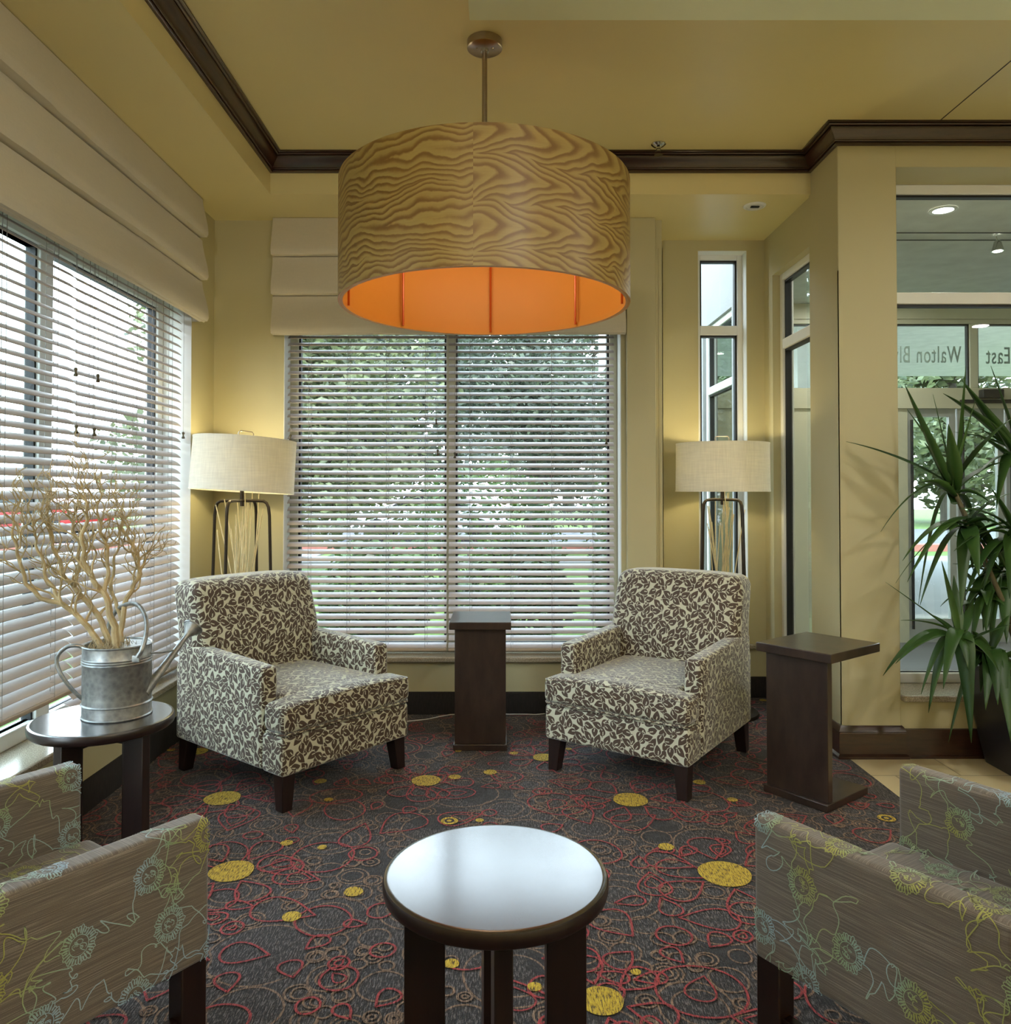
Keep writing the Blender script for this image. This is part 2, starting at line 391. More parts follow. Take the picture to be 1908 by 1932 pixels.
# stone tile floor, sill
q=N('cream_tile'); br=q.n('ShaderNodeTexBrick'); q.l(q.coord('Object',(1,1,1)),br.inputs['Vector']); br.offset=.5
br.inputs['Color1'].default_value=srgb(206,190,150); br.inputs['Color2'].default_value=srgb(196,180,140); br.inputs['Mortar'].default_value=srgb(150,136,104)
br.inputs['Scale'].default_value=1; br.inputs['Mortar Size'].default_value=.004; br.inputs['Brick Width'].default_value=.6; br.inputs['Row Height'].default_value=.3
q.col(br.outputs[0]); q.set(Roughness=.3); M['tile']=q.m
q=N('stone_sill'); nz=q.noise(q.coord(),260,3,.7); q.col(q.ramp(nz.outputs[0],[(.35,srgb(120,108,90)),(.65,srgb(190,180,158))])); q.set(Roughness=.22); M['sill']=q.m

# ---------------------------------------------------------------- dimensions
WL=-1.68      # left wall face
WF=4.58       # far wall face
WA=4.95       # alcove back wall
WR=1.66       # right column / glazing plane
CX,CY=1.95,3.84   # column outer corner
ZC=3.093; ZS=2.885; SX=-1.235; SY=4.174
SILL=.335
# ---------------------------------------------------------------- floor
def floor_mesh():
    b=MB(); b.add([(-1.95,-3.6,0),(1.69,-3.6,0),(1.69,5.1,0),(-1.95,5.1,0)],[(0,1,2,3)],0)
    rnd=random.Random(11); up=Vector((0,0,1)); k=[0]
    def z(): k[0]+=1; return .0006+k[0]*1.2e-6
    def inside(x,y): return -1.75<x<1.60 and .95<y<4.9
    def loop(cx,cy,r,m,tear=0,ang=0,asp=1,wd=.006):
        pts=[]; n=30; zz=z(); ph=rnd.random()*6
        for i in range(n):
            t=2*PI*i/n; x=r*math.cos(t); y=r*asp*math.sin(t)*(math.sin(t/2)**tear if tear else 1)
            if not tear: x*=1+.05*math.sin(2*t+ph)
            pts.append((cx+x*math.cos(ang)-y*math.sin(ang), cy+x*math.sin(ang)+y*math.cos(ang), zz))
        b.ribbon(pts,up,wd,m,True)
    def disc(cx,cy,r,m):
        n=28; zz=z(); ph=rnd.random()*6
        vs=[(cx+r*(1+.03*math.sin(3*2*PI*i/n+ph))*math.cos(2*PI*i/n),cy+r*math.sin(2*PI*i/n),zz) for i in range(n)]
        b.add(vs,[tuple(range(n))],m)
    pts=[]
    def scatter(n,r0,r1,gap,fn,occ,tries=40):
        for _ in range(n):
            for _t in range(tries):
                x=rnd.uniform(-1.72,1.6); y=rnd.uniform(1.0,4.88); r=rnd.uniform(r0,r1)
                if all((x-a)**2+(y-c)**2>(gap*(r+q))**2 for a,c,q in occ):
                    occ.append((x,y,r)); fn(x,y,r); break
    yel=[(420,1507,34),(804,1474,28),(858,1467,12),(1190,1510,33),(1026,1430,21),(925,1458,13),(437,1645,42),(667,1684,18),(550,1731,18),(608,1600,9),(541,1592,12),(1368,1650,50),(1257,1599,15),(1135,1890,43),(1009,1864,14),(1200,1836,10),(1320,1477,12),(1382,1510,10),(970,1422,8),(605,1475,12),(620,1510,9),(323,1416,8),(372,1419,20),(852,1820,15),(905,1549,8),(1073,1414,6),(1441,1322,8),(865,1418,6),(1455,1360,9)]
    Y=[]
    for px,py,rp in yel:
        p=at_z(px,py,0); r=rp/F*p.y*.98; Y.append((p.x,p.y,r))
    for x,y,r in Y:
        if r>.05: disc(x,y,r*1.3,4)
    # dark discs
    o1=list(Y); scatter(60,.05,.12,1.0,lambda x,y,r:disc(x,y,r,4),o1)
    # brown rings: nested and single
    o2=[]
    def brown(x,y,r):
        loop(x,y,r,2,wd=.0065)
        if rnd.random()<.55: loop(x+rnd.uniform(-.01,.01),y,r*.68,2,wd=.006)
        if rnd.random()<.2: loop(x,y,r*.4,2,wd=.006)
    scatter(120,.09,.15,.8,brown,o2); scatter(420,.03,.075,.92,brown,o2); scatter(500,.018,.035,.9,brown,o2)
    # red teardrops and circles
    o3=[]
    def red(x,y,r):
        t=rnd.random(); a=rnd.uniform(0,6.28)
        loop(x,y,r,1,tear=(1.3 if t<.7 else 0),ang=a,asp=rnd.uniform(.75,1.15),wd=.007)
        if rnd.random()<.25: loop(x+.1*r*math.cos(a),y+.1*r*math.sin(a),r*.5,1,tear=1.2,ang=a,wd=.0055)
    scatter(170,.07,.11,.72,red,o3); scatter(330,.03,.055,.85,red,o3)
    # petals round the big yellow discs
    for x,y,r in Y:
        if r>.045:
            for i in range(6):
                a=i*PI/3+r*30; rr=r*.75+.02
                loop(x+(r+rr*1.15)*math.cos(a),y+(r+rr*1.15)*math.sin(a),rr,1,tear=1.3,ang=a+PI,wd=.0075)
        disc(x,y,r,3)
    for px,py in ((848,1550),(1673,1545)):
        p=at_z(px,py,0); disc(p.x,p.y,.034,3); disc(p.x,p.y,.02,4); disc(p.x,p.y,.010,3)
    # keep ribbons inside the carpet edge
    for v in b.v[4:]:
        v.x=min(v.x,1.688)
    return b
o=floor_mesh().build('floor',[M['carpet'],M['cred'],M['cbrown'],M['cyel'],M['cdark']]); struct(o)
struct(MB().box(1.69,6.0,-3.6,4.3,-.05,-.0005).box(-1.95,1.69,-3.6,5.1,-.05,-.002).build('floor_tile',M['tile']))
# ---------------------------------------------------------------- walls
def wall_with_hole(b,axis,a0,a1,t0,t1,z0,z1,holes,m=0):
    """axis 'x': wall runs along x between a0..a1, thickness y t0..t1"""
    def bx(p,q,r,s_):
        if q-p>1e-4 and s_-r>1e-4:
            b.box(p,q,t0,t1,r,s_,m) if axis=='x' else b.box(t0,t1,p,q,r,s_,m)
    cur=a0
    for (h0,h1,zz0,zz1) in sorted(holes):
        bx(cur,h0,z0,z1); bx(h0,h1,z0,zz0); bx(h0,h1,zz1,z1); cur=h1
    bx(cur,a1,z0,z1)
    return b
LW0,LW1=1.05,4.25
struct(wall_with_hole(MB(),'y',-3.6,5.1,WL-.25,WL,0,ZC+.2,[(LW0,LW1,SILL-.03,2.34)]).build('wall_left',M['wall']))
FX0,FX1=-1.27,.705
struct(wall_with_hole(MB(),'x',WL,.945,WF,WF+.25,0,ZC+.2,[(FX0,FX1,SILL-.03,2.34)]).build('wall_far',M['wall']))
NX0,NX1=1.25,1.56
b=MB(); wall_with_hole(b,'x',.944,1.75,WA,WA+.2,0,ZC+.2,[(NX0,NX1,SILL-.03,2.82)]); b.box(.70+.245,.95,WF+.2,WA,0,ZC)
struct(b.build('wall_alcove',M['wall']))
# glazed wall on right of alcove
struct(wall_with_hole(MB(),'y',4.17,WA,WR+.01,WR+.13,0,ZC+.2,[(4.20,4.80,SILL-.03,2.62)]).build('wall_alcove_right',M['wall']))
b=MB(); b.box(WR,CX,CY,4.20,0,ZC+.2)
struct(b.build('wall_column',M['wall'],bevel=.004))
b=MB(); wall_with_hole(b,'x',CX,6.0,CY+.003,4.15,0,ZC+.2,[(CX,4.3,SILL-.05,2.895)])
struct(b.build('wall_right',M['wall']))
struct(MB().box(6.0,6.2,-3.6,4.2,0,ZC+.2).build('wall_lobby_right',M['wall']))
struct(MB().box(-1.95,6.2,-3.8,-3.6,0,ZC+.2).build('wall_back',M['wall']))
# ceiling with tray and dropped bulkhead
b=MB(); b.box(-1.95,6.2,-3.8,5.2,ZC,ZC+.2)
b.box(WL,SX,-3.6,WF,ZS,ZC)                 # left soffit
b.box(SX,WR+.02,SY,WF,ZS,ZC); b.box(.945,WR+.02,WF,WA,ZS,ZC)
struct(b.build('ceiling',M['ceil']))
struct(MB().box(-.105,6.0,-3.6,at_z(1400,38,ZS).y,ZS,ZC).build('ceiling_bulkhead',simple('bulkhead_pale_green',srgb(232,236,200),.5,var=.01)))  # bulkhead coloured paler and greener than the ceiling
struct(MB().box(2.128,2.133,2.75,CY,ZC-.0015,ZC+.001).build('trim_5',M['bronze']))
# sweep profile
def sweep(path,prof,mat,name):
    """path of (x,y) with room on the right hand side; prof of (out,z)"""
    P=[Vector((p[0],p[1])) for p in path]; n=len(P); rings=[]
    for i in range(n):
        d1=(P[i]-P[i-1]).normalized() if i>0 else None; d2=(P[i+1]-P[i]).normalized() if i<n-1 else None
        if d1 is None: d1=d2
        if d2 is None: d2=d1
        n1=Vector((d1.y,-d1.x)); n2=Vector((d2.y,-d2.x)); mt=(n1+n2); mt=mt/max(mt.dot(n1),1e-6)
        rings.append([(P[i].x+mt.x*o_,P[i].y+mt.y*o_,z) for o_,z in prof])
    b=MB(); k=len(prof); vs=[v for r in rings for v in r]; fs=[]
    for i in range(n-1):
        for j in range(k): j2=(j+1)%k; fs.append((i*k+j,i*k+j2,(i+1)*k+j2,(i+1)*k+j))
    fs.append(tuple(range(k))); fs.append(tuple(range((n-1)*k+k-1,(n-1)*k-1,-1)))
    b.add(vs,fs); return struct(b.build(name,mat))
def crown_prof(z0,h,p):
    pts=[(0,0),(.14,0),(.20,.03),(.20,.09),(.13,.11),(.13,.15),(.24,.17),(.27,.21),(.25,.26),(.30,.34),(.40,.46),(.54,.57),(.66,.68),(.70,.76),(.64,.78),(.64,.81),(.82,.83),(.86,.87),(.84,.90),(1,.92),(1,1),(0,1)]
    return [(a*p,z0+c*h) for a,c in pts]
zc0=2.998
sweep([(SX,-3.55),(SX,SY),(WR,SY),(WR,CY),(6.0,CY)],crown_prof(zc0,ZC-zc0-.0005,.075),M['crown'],'trim_1')
# baseboards
bbp=[(0,0),(.012,0),(.012,.12),(.008,.13),(0,.13)]
sweep([(WL,-3.5),(WL,WF),(.945,WF),(.945,WA),(WR+.01,WA),(WR+.01,4.2)],bbp,M['bb_far'],'baseboard_far')
wbp=[(0,0),(.028,0),(.028,.012),(.018,.022),(.018,.115),(.014,.125),(.018,.13),(.010,.148),(.004,.155),(0,.155)]
sweep([(WR,4.17),(WR,CY),(CX+.0,CY),(CX,CY+.09)],[(a,z) for a,z in wbp],M['crown'],'baseboard_column')
struct(MB().box(CX,6.0,CY-.012,CY+.003,0,.14).box(CX,6.0,CY-.02,CY+.003,0,.012).build('baseboard_right',M['crown']))
# pilaster and corner guards
struct(MB().box(.732,.90,WF-.045,WF,.62,ZS).build('trim_2',M['wall'],bevel=.003))
struct(MB().box(WR-.004,WR+.03,CY-.004,CY+.0,.16,2.38).box(WR-.004,WR+.0,CY-.004,CY+.035,.16,2.38).build('trim_3',M['wall']))
struct(MB().box(.925,.949,WF-.004,WF+.0,.14,2.72).box(.945,.949,WF-.004,WF+.03,.14,2.72).build('trim_4',M['wall']))
struct(MB().box(WL-.15,WL-.0005,LW1-.004,LW1-.0005,SILL,2.339).build('trim_14',M['white']))
struct(MB().box(FX0+.0005,FX0+.004,WF+.0005,WF+.13,SILL,2.339).box(FX1-.004,FX1-.0005,WF+.0005,WF+.13,SILL,2.339).build('trim_15',M['white']))
struct(MB().box(NX1-.004,NX1-.0005,WA+.0005,WA+.10,SILL,2.819).box(NX0+.0005,NX0+.004,WA+.0005,WA+.10,SILL,2.819).box(NX0+.004,NX1-.004,WA+.0005,WA+.1,2.815,2.8195).build('trim_16',M['white']))
# sills
struct(MB().box(WL-.20,WL+.035,LW0-.03,LW1+.0,SILL-.03,SILL).build('trim_6',M['sill'],bevel=.006))
struct(MB().box(FX0-.03,FX1+.03,WF-.035,WF+.20,SILL-.03,SILL).build('trim_7',M['sill'],bevel=.006))
struct(MB().box(NX0-.0,NX1+.1,WA-.03,WA+.15,SILL-.03,SILL).build('trim_8',M['sill'],bevel=.006))
struct(MB().box(CX,4.3,CY-.03,4.15,SILL-.06,SILL-.03).build('trim_9',M['sill'],bevel=.006))
struct(MB().box(WR-.02,WR+.1,4.20,4.80,SILL-.03,SILL).build('trim_10',M['sill'],bevel=.006))

# ---------------------------------------------------------------- windows
def win(name,axis,t,a0,a1,z0,z1,muls=(),trans=(),fw=.05,depth=.07,mat='white',mw=.05,inside=-1):
    """axis: direction the window runs; t: position across. panes, frame, gaskets"""
    b=MB(); g=MB(); p=MB()
    def bx(bb,a,c,lo,hi,d0,d1):
        bb.box(a,c,t+d0,t+d1,lo,hi) if axis=='x' else bb.box(t+d0,t+d1,a,c,lo,hi)
    d=depth/2
    bx(b,a0,a0+fw,z0,z1,-d,d); bx(b,a1-fw,a1,z0,z1,-d,d); bx(b,a0+fw,a1-fw,z0,z0+fw,-d,d); bx(b,a0+fw,a1-fw,z1-fw,z1,-d,d)
    xs=[a0+fw]; 
    for m in muls: bx(b,m-mw/2,m+mw/2,z0+fw,z1-fw,-d,d); xs+= [m-mw/2,m+mw/2]
    xs.append(a1-fw)
    zs=[z0+fw]
    for z in trans: 
        for i in range(0,len(xs),2): bx(b,xs[i],xs[i+1],z-.03,z+.03,-d,d)
        zs+=[z-.03,z+.03]
    zs.append(z1-fw)
    o=struct(b.build(name,M[mat],bevel=.004))
    for i in range(0,len(xs),2):
        for j in range(0,len(zs),2):
            l,r,lo,hi=xs[i],xs[i+1],zs[j],zs[j+1]; gw=.012; e=d*.55
            bx(g,l,l+gw,lo,hi,-e,e); bx(g,r-gw,r,lo,hi,-e,e); bx(g,l,r,lo,lo+.004,-e*.4,e*.4); bx(g,l,r,hi-gw,hi,-e,e)
            q=MB(); bx(q,l,r,lo,hi,-.003,.003); q.build('pane',M['glass'],o)
    g.build('gasket',M['gasket'],o); return o
win('window_1','y',WL-.19,LW0,LW1,SILL,2.34,muls=(3.16,2.1),trans=(),fw=.06,mw=.09)
win('window_2','x',WF+.17,FX0,FX1,SILL,2.34,muls=(-.30,),fw=.05,mw=.055,mat='cream')
win('window_3','x',WA+.12,NX0,NX1,SILL,2.82,trans=(2.33,),fw=.035)
win('window_4','y',WR+.09,4.20,4.80,SILL,2.62,trans=(2.19,),fw=.04)
win('window_5','x',CY+.26,CX,4.3,SILL-.03,2.895,muls=(3.25,),trans=(2.30,),fw=.05,mat='white')

# ---------------------------------------------------------------- venetian blinds
def blind(label,axis,t,a0,a1,ztop,zbot,room,theta=28,tassels=(),tilt=0,ladders=4):
    """room: +1/-1 direction across towards the room"""
    if axis=='x': r=thing('venetian_blind',label,'window blind',((a0+a1)/2,t,zbot),0)
    else: r=thing('venetian_blind',label,'window blind',(t,(a0+a1)/2,zbot),PI/2 if room>0 else -PI/2)
    # local frame: x along, -y to the room
    # rz=pi/2 maps local -y to world +x
    L=(a1-a0)/2; H=ztop-zbot; rnd=random.Random(int(a0*100))
    b=MB(); sp=.0425; n=int((H-.05)/sp); th=math.radians(theta)
    for i in range(n):
        z=.035+sp*i; ti=th+math.radians(rnd.uniform(-1,1)); e=rnd.uniform(-.0015,.0015); zz=tilt*max(0,1-i/6.0)
        prof=[(-.025,-.0035),(-.012,-.0006),(0,.0003),(.012,-.0006),(.025,-.0035)]
        up=[(y,h+.0014) for y,h in prof]; dn=[(y,h-.0014) for y,h in reversed(prof)]
        ring=[(y*math.cos(ti)-h*math.sin(ti),y*math.sin(ti)+h*math.cos(ti)) for y,h in up+dn]; k=len(ring)
        vs=[(-L+.004+e,y,z+h) for y,h in ring]+[(L-.004+e,y,z+h+zz) for y,h in ring]
        fs=[(j,(j+1)%k,(j+1)%k+k,j+k) for j in range(k)]+[tuple(range(k-1,-1,-1)),tuple(range(k,2*k))]
        b.add(vs,fs)
    b.build('slats',M['slat'],r)
    MB().box(-L,L,-.03,.03,H-.045,H).build('headrail',M['slat'],r,bevel=.003)
    q=MB(); q.rbox(-L+.002,L-.002,-.026,.026,0,.018,.006,n=2)
    if tilt:
        for v in q.v: v.z+=tilt*(v.x+L)/(2*L)
    q.build('bottom_rail',M['rail'],r)
    c=MB()
    for i in range(ladders):
        x=-L+.13+(2*L-.26)*i/(ladders-1)
        for y in (-.024,.024): c.box(x-.0008,x+.0008,y-.0008,y+.0008,.01,H-.03)
        c.box(x-.0008+.012,x+.0008+.012,-.001,.001,.01,H-.03)
        for k in range(n): 
            z=.035+sp*k; c.box(x-.001,x+.001,-.024,.024,z-.0012-.003,z-.003)
    c.build('ladder_cords',M['cord'],r)
    for (x,zz) in tassels:
        k=MB(); k.tube([(x,-.036,H-.02),(x+.002,-.036,zz-zbot)],.0009,5)
        cd=k.build('pull_cord',M['cord'],r)
        MB().lathe([(.002,.014),(.006,.012),(.0075,.006),(.004,-.002),(.0045,-.008),(.009,-.018),(.007,-.022),(0,-.022)],(x+.002,-.036,zz-zbot),12).build('tassel',M['tassel'],cd)
    return r
BY=WF+.075
def fx(px): return (px-VPX)/F*BY
def fz(py): return EYE+(VPY-py)/F*BY
xc=fx(845)
blind('white slatted blind on left half of far window, behind the left armchair','x',BY,FX0+.004,xc-.002,2.34,.352,-1,
      tassels=[(fx(550)-(FX0+xc)/2,fz(825)),(fx(823)-(FX0+xc)/2,fz(795)),(fx(826)-(FX0+xc)/2,fz(853))])
blind('white slatted blind on right half of far window, behind the central pedestal table','x',BY,xc+.002,FX1-.03,2.34,.352,-1,
      tassels=[(fx(861)-(FX1-.03+xc)/2,fz(790)),(fx(858)-(FX1-.03+xc)/2,fz(858)),(fx(1142)-(FX1-.03+xc)/2,fz(832))])
BX=WL-.065
def ly(px): return F*BX/(px-VPX)
ym=ly(131)
blind('white slatted blind on left window nearest the corner lamp, lowered to the sill','y',BX,ym+.004,LW1-.02,2.34,.352,1,theta=34,ladders=5,
      tassels=[(-(ym+LW1-.02)/2+ly(160),1.55),(-(ym+LW1-.02)/2+ly(166),1.78),(-(ym+LW1-.02)/2+ly(332),1.60)])
blind('white slatted blind on left window behind the watering can, hanging short of the sill','y',BX,LW0+.9,ym-.004,2.34,.485,1,theta=34,ladders=4,
      tassels=[(-(ym+LW0+.9)/2+ly(126),1.55),(-(ym+LW0+.9)/2+ly(124),1.78)])

# ---------------------------------------------------------------- roman shades
def roman(label,axis,face,a0,a1,z1,z0,proj,dirn):
    """three soft tiers; axis run direction; dirn sign into room"""
    r=thing('roman_shade',label,'roman shade',((a0+a1)/2,face,z0) if axis=='x' else (face,(a0+a1)/2,z0),0)
    L=(a1-a0)/2; H=z1-z0; n=int((a1-a0)/.02); T=3; rows=[]
    for t in range(T):
        zb=H*(T-1-t)/T; hh=H/T
        for j in range(13):
            s_=j/12; z=zb+hh*(1-s_)
            bulge=.022+.038*math.sin(min(1,s_/.92)*PI*.5)**1.6
            z-=.014*s_**3
            if s_>.9: bulge-=.052*(s_-.9)/.1; z+=.024*(s_-.9)/.1
            rows.append((z,bulge,t,s_))
    b=MB(); vs=[]; fs=[]
    for (z,bu,t,s_) in rows:
        for i in range(n+1):
            x=-L+2*L*i/n
            nz=noise.noise(Vector((x*2.2,t*7.3,z*1.5+face*9)))*.016*s_ + noise.noise(Vector((x*9,t*3.1,z*5)))*.006*s_
            sag=.012*noise.noise(Vector((x*1.3,t*5.1,face)))*s_
            o_=bu+proj-.05+nz
            p=(x,dirn*o_,z+sag) if axis=='x' else (dirn*o_,x,z+sag)
            vs.append(p)
    W_=n+1
    for j in range(len(rows)-1):
        for i in range(n):
            fs.append((j*W_+i,j*W_+i+1,(j+1)*W_+i+1,(j+1)*W_+i))
    b.add(vs,fs,0,True)
    # side returns, top board and back lining
    for e in (0,n):
        for j in range(len(rows)-1):
            p=Vector(vs[j*W_+e]); q_=Vector(vs[(j+1)*W_+e]); p2=p.copy(); q2=q_.copy()
            if axis=='x': p2.y=dirn*.004; q2.y=dirn*.004
            else: p2.x=dirn*.004; q2.x=dirn*.004
            b.add([p,q_,q2,p2],[(0,1,2,3)],0,True)
    if axis=='x': b.box(-L,L,min(dirn*.004,dirn*(proj-.03)),max(dirn*.004,dirn*(proj-.03)),H-.02,H-.001)
    else: b.box(min(dirn*.004,dirn*(proj-.03)),max(dirn*.004,dirn*(proj-.03)),-L,L,H-.02,H-.001)
    b.build('folded_fabric',M['linen'],r)
    q=MB(); e=dirn*(proj-.018)
    zf=.012
    if axis=='x': q.tube([(-L,e,zf),(0,e,zf),(L,e,zf)],.006,8)
    else: q.tube([(e,-L,zf),(e,0,zf),(e,L,zf)],.006,8)
    q.build('hem_bar',M['linen'],r)
    return r
roman('beige three-tier roman shade above the far window, behind the drum pendant','x',WF,-1.325,.722,ZS-.002,2.195,.075,-1)
roman('long beige three-tier roman shade above the left window','y',WL,.5,4.245,ZS-.002,2.205,.085,1)

# ---------------------------------------------------------------- pendant
PX,PY,PR,PZ0,PZ1=-.064,3.10,.571,2.028,2.497
r=thing('drum_pendant','large oak-veneer drum pendant lamp with orange lining, hanging over the carpet','pendant lamp',(PX,PY,PZ0))
hgt=PZ1-PZ0; b=MB(); n=144; vs=[]; uvs=[]; fs=[]
a_s=-PI/2-.045
for j in range(5):
    for i in range(n+1):
        a=a_s-PI+2*PI*i/n; vs.append((PR*math.cos(a),PR*math.sin(a),hgt*j/4)); uvs.append((PR*(a-a_s),hgt*j/4))
for j in range(4):
    for i in range(n): k=j*(n+1)+i; fs.append((k,k+1,k+n+2,k+n+1))
b.add(vs,fs,0,True,uvs)
drum=b.build('lamp_shade',M['veneer'],r)
b=MB(); ri=PR-.006; b.lathe([(PR,0),(ri,0),(ri,hgt)],n=96,caps=False,m=0); b.lathe([(ri,hgt),(PR,hgt)],n=96,caps=False)
b.build('liner',M['orange'],r)
b=MB(); b.lathe([(ri-.012,.0),(ri-.001,.0),(ri-.001,.022),(ri-.012,.022),(ri-.012,.0)],n=96,caps=False)
b.build('inner_ring',M['orange'],r)
MB().lathe([(0,hgt-.03),(ri-.002,hgt-.03),(ri-.002,hgt-.02),(0,hgt-.02)],n=96,caps=False).build('top_diffuser',M['orange'],r)
for i in range(8):
    a=PI/2+i*PI/4-.03; x,y=(ri-.022)*math.cos(a),(ri-.022)*math.sin(a)
    MB().tube([(x,y,.008),(x,y,hgt-.03)],.005,8).build('rod',M['orangem'],r)
top=ZC-PZ0
MB().tube([(0,0,hgt-.03),(0,0,top-.03)],.0105,16).build('stem',M['nickel'],r)
b=MB(); b.lathe([(0,top-.034),(.066,top-.034),(.07,top-.031),(.07,top-.001),(0,top-.001)],n=48)
cn=b.build('canopy',M['nickel'],r)
b=MB(); 
for x in (-.032,.032): b.lathe([(0,-.003),(.003,-.002),(.004,0)],(x,-.01,top-.034),12)
b.lathe([(.017,-.012),(.017,0)],(0,0,top-.034),16); b.build('screw',M['chrome'],cn)
for k in range(3):
    a=k*2.1+.5; MB().lathe([(0,.0),(.03,.02),(.035,.05),(.02,.09),(.012,.11),(0,.11)],(.17*math.cos(a),.17*math.sin(a),hgt-.15),16).build('bulb',M['bulb'],r)
    ld=bpy.data.lights.new('pendant_bulb','POINT'); ld.energy=1.3; ld.color=(1,.80,.55); ld.shadow_soft_size=.05
    lo=bpy.data.objects.new('bulb_light',ld); C.objects.link(lo); lo.location=(PX+.17*math.cos(a),PY+.17*math.sin(a),PZ0+hgt-.20)

for (x,y,lab) in ((-.75,-1.0,'added unseen oak drum pendant over the left of the lobby behind the viewpoint'),(1.9,-1.6,'added unseen oak drum pendant over the right of the lobby behind the viewpoint')):  # pendant copies added out of view; their lights brighten the ceiling
    c=copy_tree(r); c.location=(x,y,PZ0-.02); c['label']=lab
    ld=bpy.data.lights.new('fill_uplight','POINT'); ld.energy=UPL; ld.color=(1,.94,.79); ld.shadow_soft_size=.12
    lo=bpy.data.objects.new('added_uplight',ld); C.objects.link(lo); lo.location=(x+.25,y,PZ1+.10)
# ---------------------------------------------------------------- floor lamps
def lamp(label,x,y,rz,lean=(0,0)):
    r=thing('floor_lamp',label,'floor lamp',(x,y,0),rz)
    zt=1.245
    for k in range(4):
        a=k*PI/2+PI/4; dx,dy=math.cos(a),math.sin(a)
        pts=[(0.0,0.0,zt)]
        pts+=[(dx*.08,dy*.08,zt),(dx*.125,dy*.125,zt-.003),(dx*.142,dy*.142,zt-.014),(dx*.152,dy*.152,zt-.035),(dx*.158,dy*.158,zt-.08)]
        pts+=[(dx*(.158+.03*t),dy*(.158+.03*t),(zt-.08)*(1-t)+.012*t) for t in (.25,.5,.75,1)]
        MB().tube(pts,.0085,8).build('leg',M['bronze'],r)
    MB().tube([(0,0,zt-.03),(0,0,zt+.05),(0,0,zt+.12)],[.011,.011,.009],12).build('stem',M['bronze'],r)
    MB().lathe([(.0,.0),(.20,0),(.20,.012),(.195,.018),(0,.018)],(0,0,0),40).build('base',M['bronze'],r)
    rnd=random.Random(int(x*50)); 
    for k in range(22):
        a=rnd.uniform(0,6.28); b_=a+PI+rnd.uniform(-1.2,1.2); r0=rnd.uniform(.02,.10); r1=rnd.uniform(.02,.15); h=rnd.uniform(1.08,1.30) if rnd.random()<.75 else rnd.uniform(.9,1.1)
        p0=Vector((r0*math.cos(a),r0*math.sin(a),.018)); p2=Vector((r1*math.cos(b_),r1*math.sin(b_),h)); p1=(p0+p2)/2+Vector((rnd.uniform(-.05,.05),rnd.uniform(-.05,.05),0))
        pts=[p0*(1-t)**2+p1*2*t*(1-t)+p2*t*t for t in [i/8 for i in range(9)]]
        MB().tube(pts,[.003]*8+[.0026],6).build('decorative_reed',M['stick'],r)
    # shade
    T=Matrix.Translation((0,0,zt+.05))@Matrix.Rotation(lean[0],4,'Y')@Matrix.Rotation(lean[1],4,'X')@Matrix.Translation((0,0,-zt-.05))
    z0,z1=1.292,1.575
    b=MB(); b.lathe([(.270,z0),(.270,z0+.006),(.2685,z0+.01),(.2655,z1-.01),(.267,z1-.006),(.267,z1),(.262,z1),(.266,z0),(.270,z0)],n=72,T=T,caps=False)
    sh=b.build('lamp_shade',M['lampshade'],r)
    b=MB()
    for k in range(3):
        a=k*2*PI/3; b.tube([T@Vector((0,0,z1-.02)),T@Vector((.264*math.cos(a),.264*math.sin(a),z1-.01))],.002,6)
    b.tube([T@Vector((-.035,0,z1-.01)),T@Vector((-.040,0,z1+.032)),T@Vector((-.032,0,z1+.042)),T@Vector((.032,0,z1+.042)),T@Vector((.040,0,z1+.032)),T@Vector((.035,0,z1-.01))],.003,6)
    b.build('finial',M['nickel'],r)
    MB().lathe([(0,.0),(.014,0),(.016,.03),(.03,.06),(.03,.08),(.018,.10),(0,.105)],(0,0,zt+.11),16).build('bulb',M['bulb'],r)
    ld=bpy.data.lights.new('lamp_bulb','POINT'); ld.energy=6.5; ld.color=(1,.84,.46); ld.shadow_soft_size=.035
    lo=bpy.data.objects.new('bulb_light',ld); C.objects.link(lo); lo.location=(x,y,zt+.24)
    return r
lamp('floor lamp with tilted white drum shade and reeds, in the corner behind the left armchair',-1.385,4.20,.61,(math.radians(3.6),0))
lamp('floor lamp with cream drum shade and reeds, in front of the narrow window',1.300,4.60,-.276)

